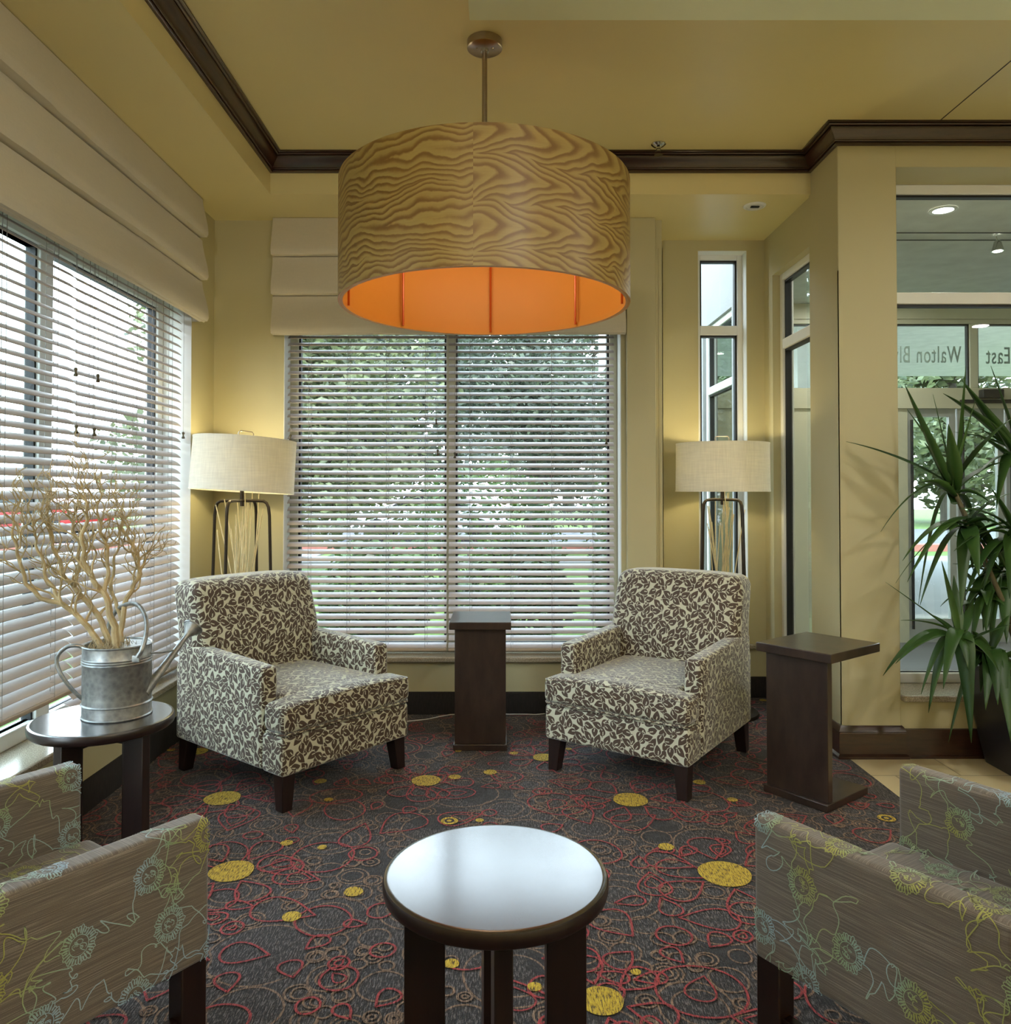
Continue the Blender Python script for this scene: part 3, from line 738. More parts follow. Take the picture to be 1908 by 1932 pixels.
# ---------------------------------------------------------------- leaf-pattern armchairs
def armchair(label,x,y,rz):
    r=thing('armchair',label,'armchair',(x,y,0),rz,)
    W=.355; fr=.425; bk=-.40; zb=.145; aT=.085; ax=fr-.14
    bro=M['brocade']
    # arms: slope slightly down to the front
    def af(v):
        if v.z>.4: v=Vector((v.x,v.y,v.z-.03*(v.y-bk)/(ax-bk)))
        return v
    for s in (-1,1):
        b=MB(); x0,x1=(W-aT,W) if s>0 else (-W,-W+aT)
        b.rbox(x0,x1,bk+.02,ax,zb+.002,.595,.022,n=6,fn=af); b.build('armrest',bro,r)
    # T-shaped base
    b=MB(); b.rbox(-W+.003,W-.003,ax-.005,fr,zb,.305,.018,n=5); b.rbox(-W+aT-.01,W-aT+.01,bk+.08,ax+.02,zb,.305,.012,n=3)
    b.build('seat_base',bro,r)
    # T cushion with crown
    def cf(v):
        t=1-(v.x/W)**2; 
        if v.z>.36: v=Vector((v.x,v.y,v.z+.022*max(0,t)*(1 if v.y<fr-.02 else .8)))
        return v
    b=MB(); b.rbox(-W+.0,W-.0,ax+.006,fr+.012,.314,.427,.03,n=8,k=4,fn=cf)
    b.rbox(-W+aT+.002,W-aT-.002,bk+.16,ax+.05,.314,.427,.028,n=8,k=4,fn=cf)
    cu=b.build('seat_cushion',bro,r)
    b=MB()
    for zz in (.42,.318):
        pts=[]
        for i in range(21):
            xx=-W+.022+(2*W-.044)*i/20; cr_=.022*(1-(xx/W)**2)*.8 if zz>.4 else 0
            pts.append((xx,fr+.008,zz+cr_-.002))
        pts=[(-W+.004,ax+.03,zz-.002),(-W+.004,fr-.012,zz-.002)]+pts+[(W-.004,fr-.012,zz-.002),(W-.004,ax+.03,zz-.002)]
        b.tube(pts,.0045,6)
    b.build('piping',bro,cu)
    # back: leaning slab with rolled top
    def bf(v):
        t=max(0,(v.z-.40))/.47; y=v.y-.075*t*t*.9-.02*t
        xx=v.x*(1-.03*t) 
        front=v.y>bk+.10
        if front: y+=.035*math.exp(-((v.z-.60)/.16)**2)*(1-(v.x/W)**2)
        z=v.z
        if v.z>.7: z-=.018*(v.x/W)**4
        return Vector((xx,y,z))
    b=MB(); b.rbox(-W+.004,W-.004,bk+.0,bk+.205,zb+.25,.882,.055,n=10,k=5,fn=bf)
    b.rbox(-W+.004,W-.004,bk,bk+.10,zb+.003,.50,.015,n=3)
    b.build('backrest',bro,r)
    for sx_ in (-1,1):
        for y0 in (fr-.048,bk+.045):
            b=MB(); cx=sx_*(W-.048); 
            t,bo=.033,.024; kx=.010*sx_; ky=.012*(1 if y0>0 else -1)
            vs=[(cx+a*t,y0+c*t,zb+.01) for a,c in ((-1,-1),(1,-1),(1,1),(-1,1))]+[(cx+kx+a*bo,y0+ky+c*bo,0.001) for a,c in ((-1,-1),(1,-1),(1,1),(-1,1))]
            b.add(vs,[(0,1,2,3),(7,6,5,4)]+[(i,i+4,(i+1)%4+4,(i+1)%4) for i in range(4)])
            b.build('leg',M['espresso'],r,bevel=.003)
    return r
armchair('brown and cream leaf-print armchair on the left, in front of the corner lamp',-.984,3.697,math.radians(-128.9))
armchair('brown and cream leaf-print armchair on the right, beside the pedestal side table',.737,3.818,math.radians(144.8))

# ---------------------------------------------------------------- pedestal side tables
def pedestal(label,x,y,rz,tw=.31,td=.36,bw=.265,bd=.31,slab_y=.0):
    r=thing('pedestal_table',label,'side table',(x,y,0),rz)
    MB().box(-tw/2,tw/2,-.0,td,.604,.642).build('tabletop',M['pedestal'],r,bevel=.003)
    MB().box(-bw/2+.004,bw/2-.004,.028,.062,.032,.604).build('upright_panel',M['pedestal'],r,bevel=.002)
    MB().box(-bw/2-.002,bw/2+.002,.012,.012+bd,.001,.032).build('base',M['pedestal'],r,bevel=.003)
    return r
pedestal('dark wood pedestal side table between the two armchairs, by the far window',(906.5-945)/F*3.95,3.92,0)
# right one: near corner (1.30,3.13); slab direction steep
pn=at_z(1562,1532,0)
ang=math.radians(-52)
u=Vector((math.cos(ang),math.sin(ang))); v=Vector((-u.y,u.x))
ctr=Vector((1.318,3.172))-u*.152-v*.012
pedestal('dark wood pedestal side table to the right of the right armchair',ctr.x,ctr.y,ang,.345,.40,.29,.325)

# ---------------------------------------------------------------- round tables
def round_table(label,x,y,rz):
    r=thing('round_table',label,'side table',(x,y,0),rz)
    R=.218; z=.56
    MB().lathe([(0,z-.032),(R-.008,z-.032),(R-.002,z-.027),(R,z-.018),(R,z-.008),(R-.003,z-.002)],n=96,m=1,caps=False).lathe([(R-.003,z-.002),(R-.009,z),(R-.012,z),(0,z)],n=96,m=0,caps=False).build('tabletop',[M['top'],M['espresso']],r)
    for k in range(4):
        T=Matrix.Rotation(k*PI/2,4,'Z'); MB().box(.098,.176,-.0165,.0165,.001,z-.032,T=T).build('leg',M['espresso'],r,bevel=.002)
    b=MB(); 
    for k in range(2):
        T=Matrix.Rotation(k*PI/2,4,'Z'); b.box(-.10,.10,-.012,.012,z-.075,z-.033,T=T)
    b.build('apron',M['espresso'],r)
    return r
round_table('black round side table in the middle foreground, bare and scratched',-.010,1.539,math.radians(5))
round_table('black round side table by the left window, holding the watering can',-1.300,2.577,math.radians(71.8))

# ---------------------------------------------------------------- watering can
def can():
    cx,cy,z0=-1.268,2.605,.5605
    r=thing('watering_can','galvanised metal watering can full of curly branches, on the left round table','watering can',(cx,cy,z0))
    R=.105; H=.232
    prof=[(0,0),(R+.001,0),(R+.003,.003),(R,.006),(R,.04),(R+.004,.044),(R,.048),(R,H-.06),(R+.003,H-.056),(R,H-.052),(R+.003,H-.048),(R,H-.044),(R+.003,H-.040),(R,H-.036),(R,H-.004),(R+.004,H),(R,H+.003),(R-.004,H),(R-.004,.02),(0,.02)]
    MB().lathe(prof,n=64).build('body',M['zinc'],r)
    # half lid on spout side (dir +x, away)
    ax=math.radians(35)
    pts=[]
    for i in range(25):
        a=ax-PI/2+PI*i/24; pts.append(((R-.004)*math.cos(a),(R-.004)*math.sin(a)))
    b=MB(); vs=[(p[0],p[1],H-.004+.012*math.cos((i/24-.5)*PI)) for i,p in enumerate(pts)]
    b.prism(pts,H-.006,H-.002); b.build('half_lid',M['zinc'],r)
    def P(px,py,Y): q=at(px,py,Y); return (q.x-cx,q.y-cy,q.z-z0)
    def smooth(pts,n=6):
        out=[]; pts=[Vector(p) for p in pts]; Q=[pts[0]*2-pts[1]]+pts+[pts[-1]*2-pts[-2]]
        for i in range(1,len(Q)-2):
            for k in range(n):
                t=k/n; a,b_,c,d=Q[i-1],Q[i],Q[i+1],Q[i+2]
                out.append(.5*((2*b_)+(c-a)*t+(2*a-5*b_+4*c-d)*t*t+(3*b_-a-3*c+d)*t**3))
        out.append(pts[-1]); return out
    # back handle (left)
    MB().tube(smooth([P(166,1228,2.56),P(150,1219,2.55),P(128,1220,2.54),P(110,1235,2.53),P(108,1255,2.53),P(120,1280,2.53),P(142,1307,2.545),P(168,1328,2.565)]),.0065,10).build('back_handle',M['zinc'],r)
    # top bail handle
    MB().tube(smooth([P(203,1205,2.69),P(207,1175,2.69),P(222,1150,2.68),P(243,1139,2.66),P(262,1143,2.62),P(275,1165,2.58),P(276,1195,2.54),P(268,1225,2.51),P(259,1240,2.505)]),.0075,10).build('bail_handle',M['zinc'],r)
    b=MB(); q=P(257,1243,2.503); b.rbox(q[0]-.014,q[0]+.012,q[1]-.002,q[1]+.006,q[2]-.012,q[2]+.010,.003,n=1); b.build('bracket',M['zinc'],r)
    s0=Vector(P(272,1308,2.60)); s1=Vector(P(352,1200,2.78))
    b=MB(); b.tube([s0,s0.lerp(s1,.5),s1],[.018,.0125,.0078],16); b.tube([s0.lerp(s1,.62),s0.lerp(s1,.65)],.0122,16)
    b.build('spout',M['zinc'],r)
    d=(s1-s0).normalized(); T=Matrix.Translation(s1)@d.to_track_quat('Z','Y').to_matrix().to_4x4()
    MB().lathe([(.0085,-.015),(.0095,0),(.0335,.038),(.036,.0385),(.036,.043),(.030,.045),(.012,.050),(0,.051)],T=T,n=32).build('rose',M['zinc'],r)
    MB().tube([P(284,1232,2.60),P(306,1231,2.66),P(334,1226,2.74)],.0032,8).build('brace_rod',M['zinc'],r)
    # raffia in mouth
    rnd=random.Random(3); b=MB()
    for i in range(120):
        a=rnd.uniform(0,6.28); q=rnd.uniform(0,.075); x_,y_=q*math.cos(a)-.02,q*math.sin(a)-.01; a2=rnd.uniform(0,6.28); l=rnd.uniform(.01,.03)
        b.tube([(x_,y_,H-.02+rnd.uniform(0,.02)),(x_+l*.5*math.cos(a2),y_+l*.5*math.sin(a2),H-.005+rnd.uniform(0,.025)),(x_+l*math.cos(a2+.6),y_+l*math.sin(a2+.6),H-.02+rnd.uniform(0,.02))],.0009,4)
    b.lathe([(0,H-.03),(R-.006,H-.03),(R-.006,H-.02),(0,H-.016)],n=24)
    o=b.build('raffia',M['moss']); o.location=(cx,cy,z0); tag(o,'dry raffia stuffed round the branches in the mouth of the watering can','raffia',kind='stuff')
    return (cx,cy,z0,H)
can()
def branches():
    rnd=random.Random(21)
    def wig(P0,n,step,dir_,r0,r1,curl,b,depth):
        pts=[P0]; d=dir_.normalized(); rr=[r0]; ph=rnd.uniform(0,6.28); ax=d.orthogonal().normalized(); ax2=d.cross(ax)
        for i in range(n):
            t=(i+1)/n; k=ph+i*1.15
            side=(ax*math.cos(k)+ax2*math.sin(k*1.3))*curl
            d=(d+side+Vector((0,0,.10))).normalized(); pts.append(pts[-1]+d*step*(1+rnd.uniform(-.2,.3))); rr.append(r0+(r1-r0)*t)
        b.tube(pts,rr,6 if depth<2 else 5)
        if depth<3:
            for i in range(2,n):
                if rnd.random()<(.42 if depth<2 else .30):
                    dd=(pts[i]-pts[i-1]).normalized(); sd=Vector((rnd.uniform(-1,1),rnd.uniform(-.7,.7),rnd.uniform(-.2,1)))
                    wig(pts[i],rnd.randint(4,6) if depth==1 else rnd.randint(3,4),.020 if depth==1 else .013,(dd*.7+sd*.8),rr[i]*.75,.0013,.65,b,depth+1)
    def main(polys,label):
        b=MB()
        for poly in polys:
            base=[at(*p) for p in poly[0]]; r0,r1=poly[1],poly[2]
            Q=[base[0]*2-base[1]]+base+[base[-1]*2-base[-2]]; out=[]
            for i in range(1,len(Q)-2):
                for k in range(5):
                    t=k/5; a,p,c,d=Q[i-1],Q[i],Q[i+1],Q[i+2]
                    out.append(.5*((2*p)+(c-a)*t+(2*a-5*p+4*c-d)*t*t+(3*p-a-3*c+d)*t**3))
            out.append(base[-1]); n=len(out)
            for i,p in enumerate(out):
                if 2<i: p += Vector((math.sin(i*1.3+poly[1]*900),math.cos(i*1.7),math.sin(i*.9)))*.004
            rr=[1.42*(r0+(r1-r0)*(i/(n-1))**.8) for i in range(n)]
            b.tube(out,rr,8)
            for i in range(5,n):
                for _ in range(1 if i<n-1 else 3):
                    if rnd.random()<(.3 if i<n*.4 else .62):
                        dd=(out[i]-out[i-1]).normalized(); sd=Vector((rnd.uniform(-1.2,1),rnd.uniform(-.8,.8),rnd.uniform(-.1,1)))
                        wig(out[i],rnd.randint(5,8),.021,dd*.6+sd*.7,max(.0026,rr[i]*.55),.0015,.62,b,1)
        o=b.build('willow_branch',M['branch']); tag(o,label,'branch','curly branches in the watering can')
        return o
    main([([(200,1232,2.60),(160,1175,2.60),(115,1140,2.58),(62,1118,2.56),(42,1075,2.55),(30,1030,2.54),(22,985,2.54)],.0078,.0028),
          ([(115,1140,2.58),(90,1090,2.60),(70,1030,2.62),(62,985,2.62)],.005,.0022)],'pale curly willow branch in the watering can, reaching furthest to the left')
    main([([(214,1234,2.62),(185,1160,2.64),(140,1110,2.66),(110,1060,2.66),(95,1000,2.66),(88,960,2.66)],.008,.0026),
          ([(140,1110,2.66),(150,1050,2.62),(140,1000,2.60),(128,965,2.60)],.005,.0022)],'pale curly willow branch in the watering can, second from the left')
    main([([(222,1234,2.58),(212,1170,2.57),(196,1120,2.56),(165,1075,2.55),(155,1020,2.54),(165,975,2.54),(160,945,2.54)],.0095,.0026),
          ([(196,1120,2.56),(205,1060,2.58),(190,1000,2.58),(184,955,2.58)],.0055,.0022)],'tall pale curly willow branch rising straight up from the watering can')
    main([([(228,1234,2.64),(230,1170,2.66),(244,1120,2.68),(262,1085,2.70),(258,1045,2.70),(238,1010,2.70),(228,985,2.70)],.008,.0026),
          ([(230,1170,2.66),(210,1110,2.70),(218,1050,2.70),(228,1010,2.70)],.005,.0022)],'pale curly willow branch in the watering can, bending right towards the armchair')
branches()

# ---------------------------------------------------------------- embroidered foreground chairs
def embroider(b,path,L,m,seed,u0=0.0):
    """path(v)->(point(x,z),normal(x,z)); u along y from u0 to u0+L ; threads added as ribbons"""
    rnd=random.Random(seed); V=path('len')
    def put(line,wd=.0026):
        run=[]
        def flush():
            if len(run)>1:
                pts=[]; ns=[]
                for (u,v) in run:
                    (x,z),(nx,nz)=path(v); nn=Vector((nx,0,nz)); pts.append(Vector((x,u0+u,z))+nn*.0009); ns.append(nn)
                b.ribbon(pts,ns,wd,m)
        for (u,v) in line:
            if .003<u<L-.003 and .003<v<V-.003: run.append((u,v))
            else: flush(); run=[]
        flush()
    meds=[]
    for _ in range(900):
        p=(rnd.uniform(-.02,L+.02),rnd.uniform(0,V))
        if all((p[0]-q[0])**2+(p[1]-q[1])**2>.118**2 for q in meds): meds.append(p)
    for (u,v) in meds:
        R=.030; e=rnd.uniform(0,6.28)
        # frilled ring: narrow loops in and out
        n=33; ln=[]
        for i in range(n*10+1):
            t=i/10; a=2*PI*t/n; ph=2*PI*t
            rr=R*(.84+(.20+.07*math.sin(a*11+e))*math.cos(ph))*(1+.05*math.sin(a*5+e)); aa=a+.075*math.sin(ph)+.02*math.sin(a*7)
            ln.append((u+rr*math.cos(aa),v+rr*1.08*math.sin(aa)))
        put(ln,.0016)
        put([(u+R*.58*math.cos(a*.2618+e),v+R*.62*math.sin(a*.2618+e)) for a in range(25)],.0014)
        for s in range(5):     # small leaf squiggles inside
            a0=rnd.uniform(0,6.28); q=(u+R*.25*math.cos(a0+s),v+R*.25*math.sin(a0+s)); l2=[]
            for i in range(9):
                t=i/8; l2.append((q[0]+R*.28*(t-.5)*math.cos(a0)+R*.13*math.sin(t*7),q[1]+R*.28*(t-.5)*math.sin(a0)+R*.13*math.cos(t*6)))
            put(l2,.0014)
    # wandering stitched lines between medallions
    for i,a in enumerate(meds):
        near=sorted((q for q in meds if q!=a),key=lambda q:(q[0]-a[0])**2+(q[1]-a[1])**2)[:3]
        for q in near:
            ang=math.atan2(q[1]-a[1],q[0]-a[0]); D=math.hypot(q[0]-a[0],q[1]-a[1]); s0=rnd.uniform(0,100); amp=rnd.uniform(.05,.1); ln=[]
            sgn=rnd.choice((-1,1)); side=rnd.uniform(.02,.07)*sgn
            N_=44
            for k in range(N_+1):
                t=k/N_; env=math.sin(PI*t)
                al=.033+(D-.066)*t + env*amp*.7*noise.noise(Vector((t*4.5,s0,0)))
                si=side*env + env*amp*noise.noise(Vector((t*4.5,s0+9,0))) + (.006*math.sin(t*60) if .44<t<.56 else 0)
                ln.append((a[0]+al*math.cos(ang)-si*math.sin(ang),a[1]+al*math.sin(ang)+si*math.cos(ang)))
            put(ln,.0019)
def wrap_path(x0,x1,z0,z1,r):
    H=z1-z0-r; T_=x1-x0-2*r; A=PI/2*r; tot=2*H+T_+2*A
    def f(v):
        if v=='len': return tot
        if v<H: return ((x0,z0+v),(-1,0))
        v-=H
        if v<A: a=v/r; return ((x0+r-r*math.cos(a),z1-r+r*math.sin(a)),(-math.cos(a),math.sin(a)))
        v-=A
        if v<T_: return ((x0+r+v,z1),(0,1))
        v-=T_
        if v<A: a=v/r; return ((x1-r+r*math.sin(a),z1-r+r*math.cos(a)),(math.sin(a),math.cos(a)))
        v-=A; return ((x1,z1-r-v),(1,0))
    return f
def lounge(label,x,y,rz,seed):
    """origin: floor point midway between front ends of the arms; +y faces front"""
    r=thing('lounge_chair',label,'armchair',(x,y,0),rz)
    zt=.625; zb=.335; W=.295; T_=.058; L=.50; mats=[M['slub'],M['thread']]
    for s in (-1,1):
        x0,x1=(W-T_,W) if s>0 else (-W,-W+T_)
        b=MB(); b.rbox(x0,x1,-L,0,zb,zt,.014,n=6,k=3)
        p=wrap_path(x0,x1,zb,zt,.014)
        embroider(b,p,L,1,seed+s,-L); b.build('armrest',mats,r)
    b=MB(); b.rbox(-W+T_+.001,W-T_-.001,-L+.02,.02,.345,.445,.025,n=8,k=3)
    pth=lambda v:((.47) if v=='len' else ((-W+T_+.01+v,.4455),(0,1)))
    embroider(b,pth,L-.05,1,seed+7,-L+.03); b.build('seat',mats,r)
    b=MB()
    def bk(v): return Vector((v.x,v.y-.10*max(0,v.z-.45),v.z))
    b.rbox(-W,W,-L-.10,-L+.0,.335,.90,.02,n=6,fn=bk); b.build('backrest',mats,r)
    fr=.0
    for sx_ in (-1,1):
        for yy in (-.032,-L-.03):
            cx=sx_*(W-.029); MB().box(cx-.024,cx+.024,yy-.028,yy+.028,.001,zb+.01).build('leg',M['espresso'],r,bevel=.003)
        MB().box(sx_*(W-.029)-.012,sx_*(W-.029)+.012,-L-.01,-.055,.195,.232).build('stretcher',M['espresso'],r,bevel=.002)
    MB().box(-W+.06,W-.06,-.05,-.02,.30,.345).build('seat_rail',M['espresso'],r,bevel=.002)
    return r
# left: near outer front-top corner and far one
def place(near,far,label,seed,left):
    a=at_z(near[0],near[1],.625); c=at_z(far[0],far[1],.625); a=Vector((a.x,a.y)); c=Vector((c.x,c.y))
    side=(c-a).normalized(); mid=(a+c)/2; 
    ang=math.atan2(side.y,side.x)
    rz=ang+PI if left else ang
    mid=a+side*(.295) if True else mid
    return lounge(label,mid.x,mid.y,rz,seed)
place((398,1541),(160,1443),'grey-brown embroidered lounge chair cropped by the lower left of the photo',5,True)
place((1420,1537),(1702,1442),'grey-brown embroidered lounge chair cropped by the lower right of the photo',17,False)

# ---------------------------------------------------------------- planter and plant
def plant():
    cx,cy=2.51,3.62
    pr=thing('planter','tall black tapered planter on the tiles by the entrance window','planter',(cx,cy,0))
    def sq(h,r,n=6):
        out=[]
        for qx,qy,a0 in ((1,1,0),(-1,1,PI/2),(-1,-1,PI),(1,-1,3*PI/2)):
            for i in range(n+1):
                a=a0+PI/2*i/n; out.append((qx*(h-r)+r*math.cos(a),qy*(h-r)+r*math.sin(a)))
        return out
    rings=[]; Hh=.47
    for (z,h) in ((.001,.190),(.03,.196),(.22,.225),(Hh-.03,.252),(Hh-.005,.256),(Hh,.253),(Hh,.236),(Hh-.05,.232)):
        rings.append([(p[0],p[1],z) for p in sq(h,.045)])
    b=MB(); k=len(rings[0]); vs=[v for q in rings for v in q]
    fs=[(i*k+j,i*k+(j+1)%k,(i+1)*k+(j+1)%k,(i+1)*k+j) for i in range(len(rings)-1) for j in range(k)]
    b.add(vs,fs,0,True); b.add(rings[0],[tuple(range(k-1,-1,-1))]); b.build('pot',M['planter'],pr)
    b=MB(); b.add([(p[0],p[1],Hh-.05) for p in sq(.234,.04)],[tuple(range(k))]); b.build('soil',M['soil'],pr)
    r=thing('dracaena','leafy green cane plant with arching strap leaves, growing in the black planter','plant',(cx,cy,Hh-.05))
    base=Vector((cx,cy,Hh-.05)); rnd=random.Random(5)
    def P(px,py,Y): return at(px,py,Y)-base
    heads={'I':P(1860,1120,3.62),'A':P(1800,925,3.60),'B':P(1822,985,3.55),'C':P(1812,1200,3.45),'D':P(1925,860,3.70),'E':P(1915,1010,3.5),'G':P(1885,1080,3.66),'H':P(1870,1235,3.5)}
    def cane(top,x0,y0,r0):
        p0=Vector((x0,y0,0)); pts=[p0,p0.lerp(top,.35)+Vector((.01,0,.0)),p0.lerp(top,.7)+Vector((.012,.0,.0)),top]
        MB().tube(pts,[r0,r0*.9,r0*.8,r0*.6],10).build('cane',M['cane'],r)
    cane(heads['A'],-.06,.02,.016); cane(heads['B'],-.08,-.05,.013); cane(heads['C'],-.13,-.08,.014); cane(heads['D'],.02,.03,.018); cane(heads['E'],.0,-.06,.022); cane(heads['G'],-.02,.08,.014); cane(heads['H'],.0,-.12,.014)
    n_leaf=[0]
    def leaf(b0,tip,lift,wd):
        d=tip-b0; L=d.length; mid=b0.lerp(tip,.45)+Vector((0,0,lift*L)); pts=[]; N_=14
        for i in range(N_+1):
            t=i/N_; pts.append(b0*(1-t)**2+mid*2*t*(1-t)+tip*t*t)
        vs=[]; fs=[]
        tw=rnd.uniform(-.5,.5)
        for i,p in enumerate(pts):
            t=i/N_; tg=(pts[min(i+1,N_)]-pts[max(i-1,0)]).normalized()
            s_=tg.cross(Vector((0,0,1))); s_=s_.normalized() if s_.length>.15 else Vector((1,.2,0)).normalized()
            s_=(Matrix.Rotation(tw,4,tg)@s_)
            nn=s_.cross(tg).normalized(); ww=wd*1.35*(.45+.55*min(1,t/.3)) *min(1,((1-t)/.55))**.8
            ww=max(ww,.0006)
            vs+=[p-s_*ww/2+nn*ww*.16,p,p+s_*ww/2+nn*ww*.16]
        for i in range(N_):
            for j in (0,1): fs.append((i*3+j,i*3+j+1,i*3+j+4,i*3+j+3))
        b=MB(); b.add(vs,fs,0,True); o=b.build('leaf',M['leaf'],r)
        sm=o.modifiers.new('solid','SOLIDIFY'); sm.thickness=.0012
        n_leaf[0]+=1
    def px(head,tips,Y0,lift=.12,wd=.034):
        for t in tips:
            leaf(heads[head]+Vector((rnd.uniform(-.012,.012),rnd.uniform(-.01,.01),rnd.uniform(-.03,.02))),P(t[0],t[1],Y0+(t[2] if len(t)>2 else 0)),t[3] if len(t)>3 else lift,t[4] if len(t)>4 else wd)
    px('A',[(1823,690,0,.02),(1707,724,-.05,-.02,.045),(1712,772,0,.05,.045),(1761,744,.05,.0,.022),(1840,757,-.1,.02,.045),(1597,833,.12,.10,.03),(1726,915,-.15,.25),(1662,1003,-.05,.38),(1733,1140,.0,.45),(1908,790,-.1,.15),(1790,800,-.2,.05,.05),(1905,870,0,.2),(1745,835,.1,.12)],3.60)
    px('B',[(1703,1058,-.1,.35),(1712,1098,-.15,.3,.024),(1848,1090,-.25,.35,.05),(1875,1114,-.1,.38),(1736,1142,-.1,.3),(1814,1160,-.2,.3,.045),(1908,930,-.1,.2),(1760,1010,.15,.2),(1690,1100,.0,.25,.02)],3.55)
    px('C',[(1671,1098,.0,.02,.022),(1777,1058,.05,.02,.03),(1666,1275,-.05,.45),(1690,1252,-.1,.3),(1738,1310,-.1,.5,.03),(1752,1345,-.1,.55,.04),(1833,1402,-.15,.5,.06),(1886,1267,-.15,.45,.05),(1760,1160,.1,.12),(1780,1300,-.2,.45,.045),(1800,1085,.1,.0,.035),(1908,1290,-.05,.4,.05),(1838,1130,.1,.02),(1700,1170,.05,.15,.02)],3.45)
    px('D',[(1780,742,.0,.08,.04),(1816,718,.0,-.02,.05),(1870,690,.1,.0,.04),(1990,700,.1,.1),(2000,800,.1,.2),(1840,900,-.1,.2),(1880,960,-.2,.4,.05),(1955,690,.0,.02),(2020,930,0,.35),(1800,815,.1,.12,.03)],3.66)
    px('E',[(1810,960,-.1,.2),(1905,1130,-.2,.4,.055),(1855,1115,-.1,.4,.045),(1800,1040,-.1,.3),(1990,900,0,.2),(2000,1050,0,.4),(1930,880,.0,.02),(1870,920,.0,.1),(1820,1130,-.1,.45)],3.5)
    px('G',[(1855,1190,-.1,.4,.05),(1820,1150,.0,.3,.045),(1870,1240,-.1,.4,.045),(1930,960,.1,.1),(1960,1150,0,.4),(1830,1050,.1,.2),(1900,1215,-.15,.35,.05),(1800,1010,.1,.2)],3.62)
    px('H',[(1815,1300,-.1,.45,.045),(1790,1400,-.1,.5,.04),(1900,1350,-.15,.5,.055),(1883,1330,-.2,.45,.05),(1940,1300,-.1,.4),(1905,1160,.05,.15),(1835,1190,.0,.2),(1860,1340,-.2,.5,.05),(1908,1400,-.2,.45,.05)],3.45)
    for hd,cnt in (('A',14),('B',20),('C',16),('D',18),('E',20),('G',18),('H',16),('I',18)):
        h=heads[hd]
        for k in range(cnt):
            a=rnd.uniform(0,6.28); L=rnd.uniform(.22,.40); up=rnd.uniform(-.75,.35) if hd!='D' else rnd.uniform(-.5,.8)
            t=h+Vector((math.cos(a)*L*.62,math.sin(a)*L*.45,up*L))
            if t.x+base.x<1.98 or t.y+base.y>3.82: continue
            leaf(h+Vector((0,0,rnd.uniform(-.07,.02))),t,rnd.uniform(.25,.5) if up<0 else .1,rnd.uniform(.028,.042))
    return n_leaf[0]
plant()

# ---------------------------------------------------------------- ceiling bits
p=at_z(1424,388,ZS)
r=thing('recessed_downlight','white recessed ceiling fitting with dark slot, above the narrow window','downlight',(p.x,p.y,ZS))
MB().lathe([(.062,-.0005),(.060,-.006),(.052,-.010),(.048,-.010),(.044,-.004),(0,-.004)],n=40).build('trim_ring',M['white'],r)
MB().rbox(-.022,.026,-.010,.010,-.012,-.004,.0035,n=2).build('slot',M['gasket'],r)
p=at_z(1245,272,ZC)
r=thing('sprinkler_head','small chrome sprinkler head on the ceiling beside the crown moulding','sprinkler',(1245-VPX and (1245-VPX)/F*4.03,4.03,ZC))
MB().lathe([(.038,-.0005),(.038,-.004),(.026,-.014),(.012,-.02),(.010,-.034),(0,-.034)],n=24).build('escutcheon',M['chrome'],r)
b=MB(); b.lathe([(0,-.052),(.022,-.055),(.022,-.058),(0,-.058)],n=16); b.tube([(-.012,0,-.03),(-.014,0,-.04),(0,0,-.052)],.002,6); b.tube([(.012,0,-.03),(.014,0,-.04),(0,0,-.052)],.002,6); b.lathe([(.012,-.03),(.012,-.026)],n=12); b.build('deflector',M['bronze'],r)
# floor cord
pts=[at_z(600,1392,0),at_z(700,1372,0),at_z(770,1363,0),at_z(810,1358,0),at_z(850,1350,0),at_z(905,1347,0),at_z(960,1349,0),at_z(1010,1350,0),at_z(1045,1346,0),at_z(1100,1348,0)]
out=[]
for i in range(len(pts)-1):
    for k in range(4): q_=pts[i].lerp(pts[i+1],k/4); out.append((q_.x,q_.y+.004*math.sin(i*4+k),.0055))
tag(MB().tube(out,.0028,6).build('power_cord',M['fleckw']),'thin white power cord lying on the carpet between the armchairs','cord')
# downlights added behind the viewer, out of view, to fill the room with light
for i,(x,y,lab) in enumerate([(-.9,-2.2,'at the back left of the lobby'),(.9,.7,'over the right lounge chair'),(.9,-1.3,'at the back middle of the lobby'),(2.8,.7,'over the entrance walkway'),(2.8,2.0,'nearest the planter'),(2.8,-1.3,'at the back of the walkway'),(4.6,.7,'near the right lobby wall'),(4.6,-1.3,'in the back right corner of the lobby')]):
    z=ZS if x>-.09 and y<2.6 else ZC
    r=thing('fill_downlight','added unseen ceiling fill downlight '+lab,'downlight',(x,y,z),0,'added lobby fill downlights')
    MB().lathe([(.085,-.0005),(.083,-.006),(.070,-.008),(.066,-.002)],n=24,caps=False).build('trim_ring',M['cream'],r)
    MB().lathe([(0,-.002),(.066,-.002)],n=24,caps=False).build('lens',M['bulbw'],r)
    ld=bpy.data.lights.new('downlight','AREA'); ld.shape='DISK'; ld.size=.14; ld.energy=17; ld.color=(1,.97,.90)  # added fill source, its fitting is never in view
    lo=bpy.data.objects.new('fill_downlight_lamp',ld); C.objects.link(lo); lo.location=(x,y,z-.012)

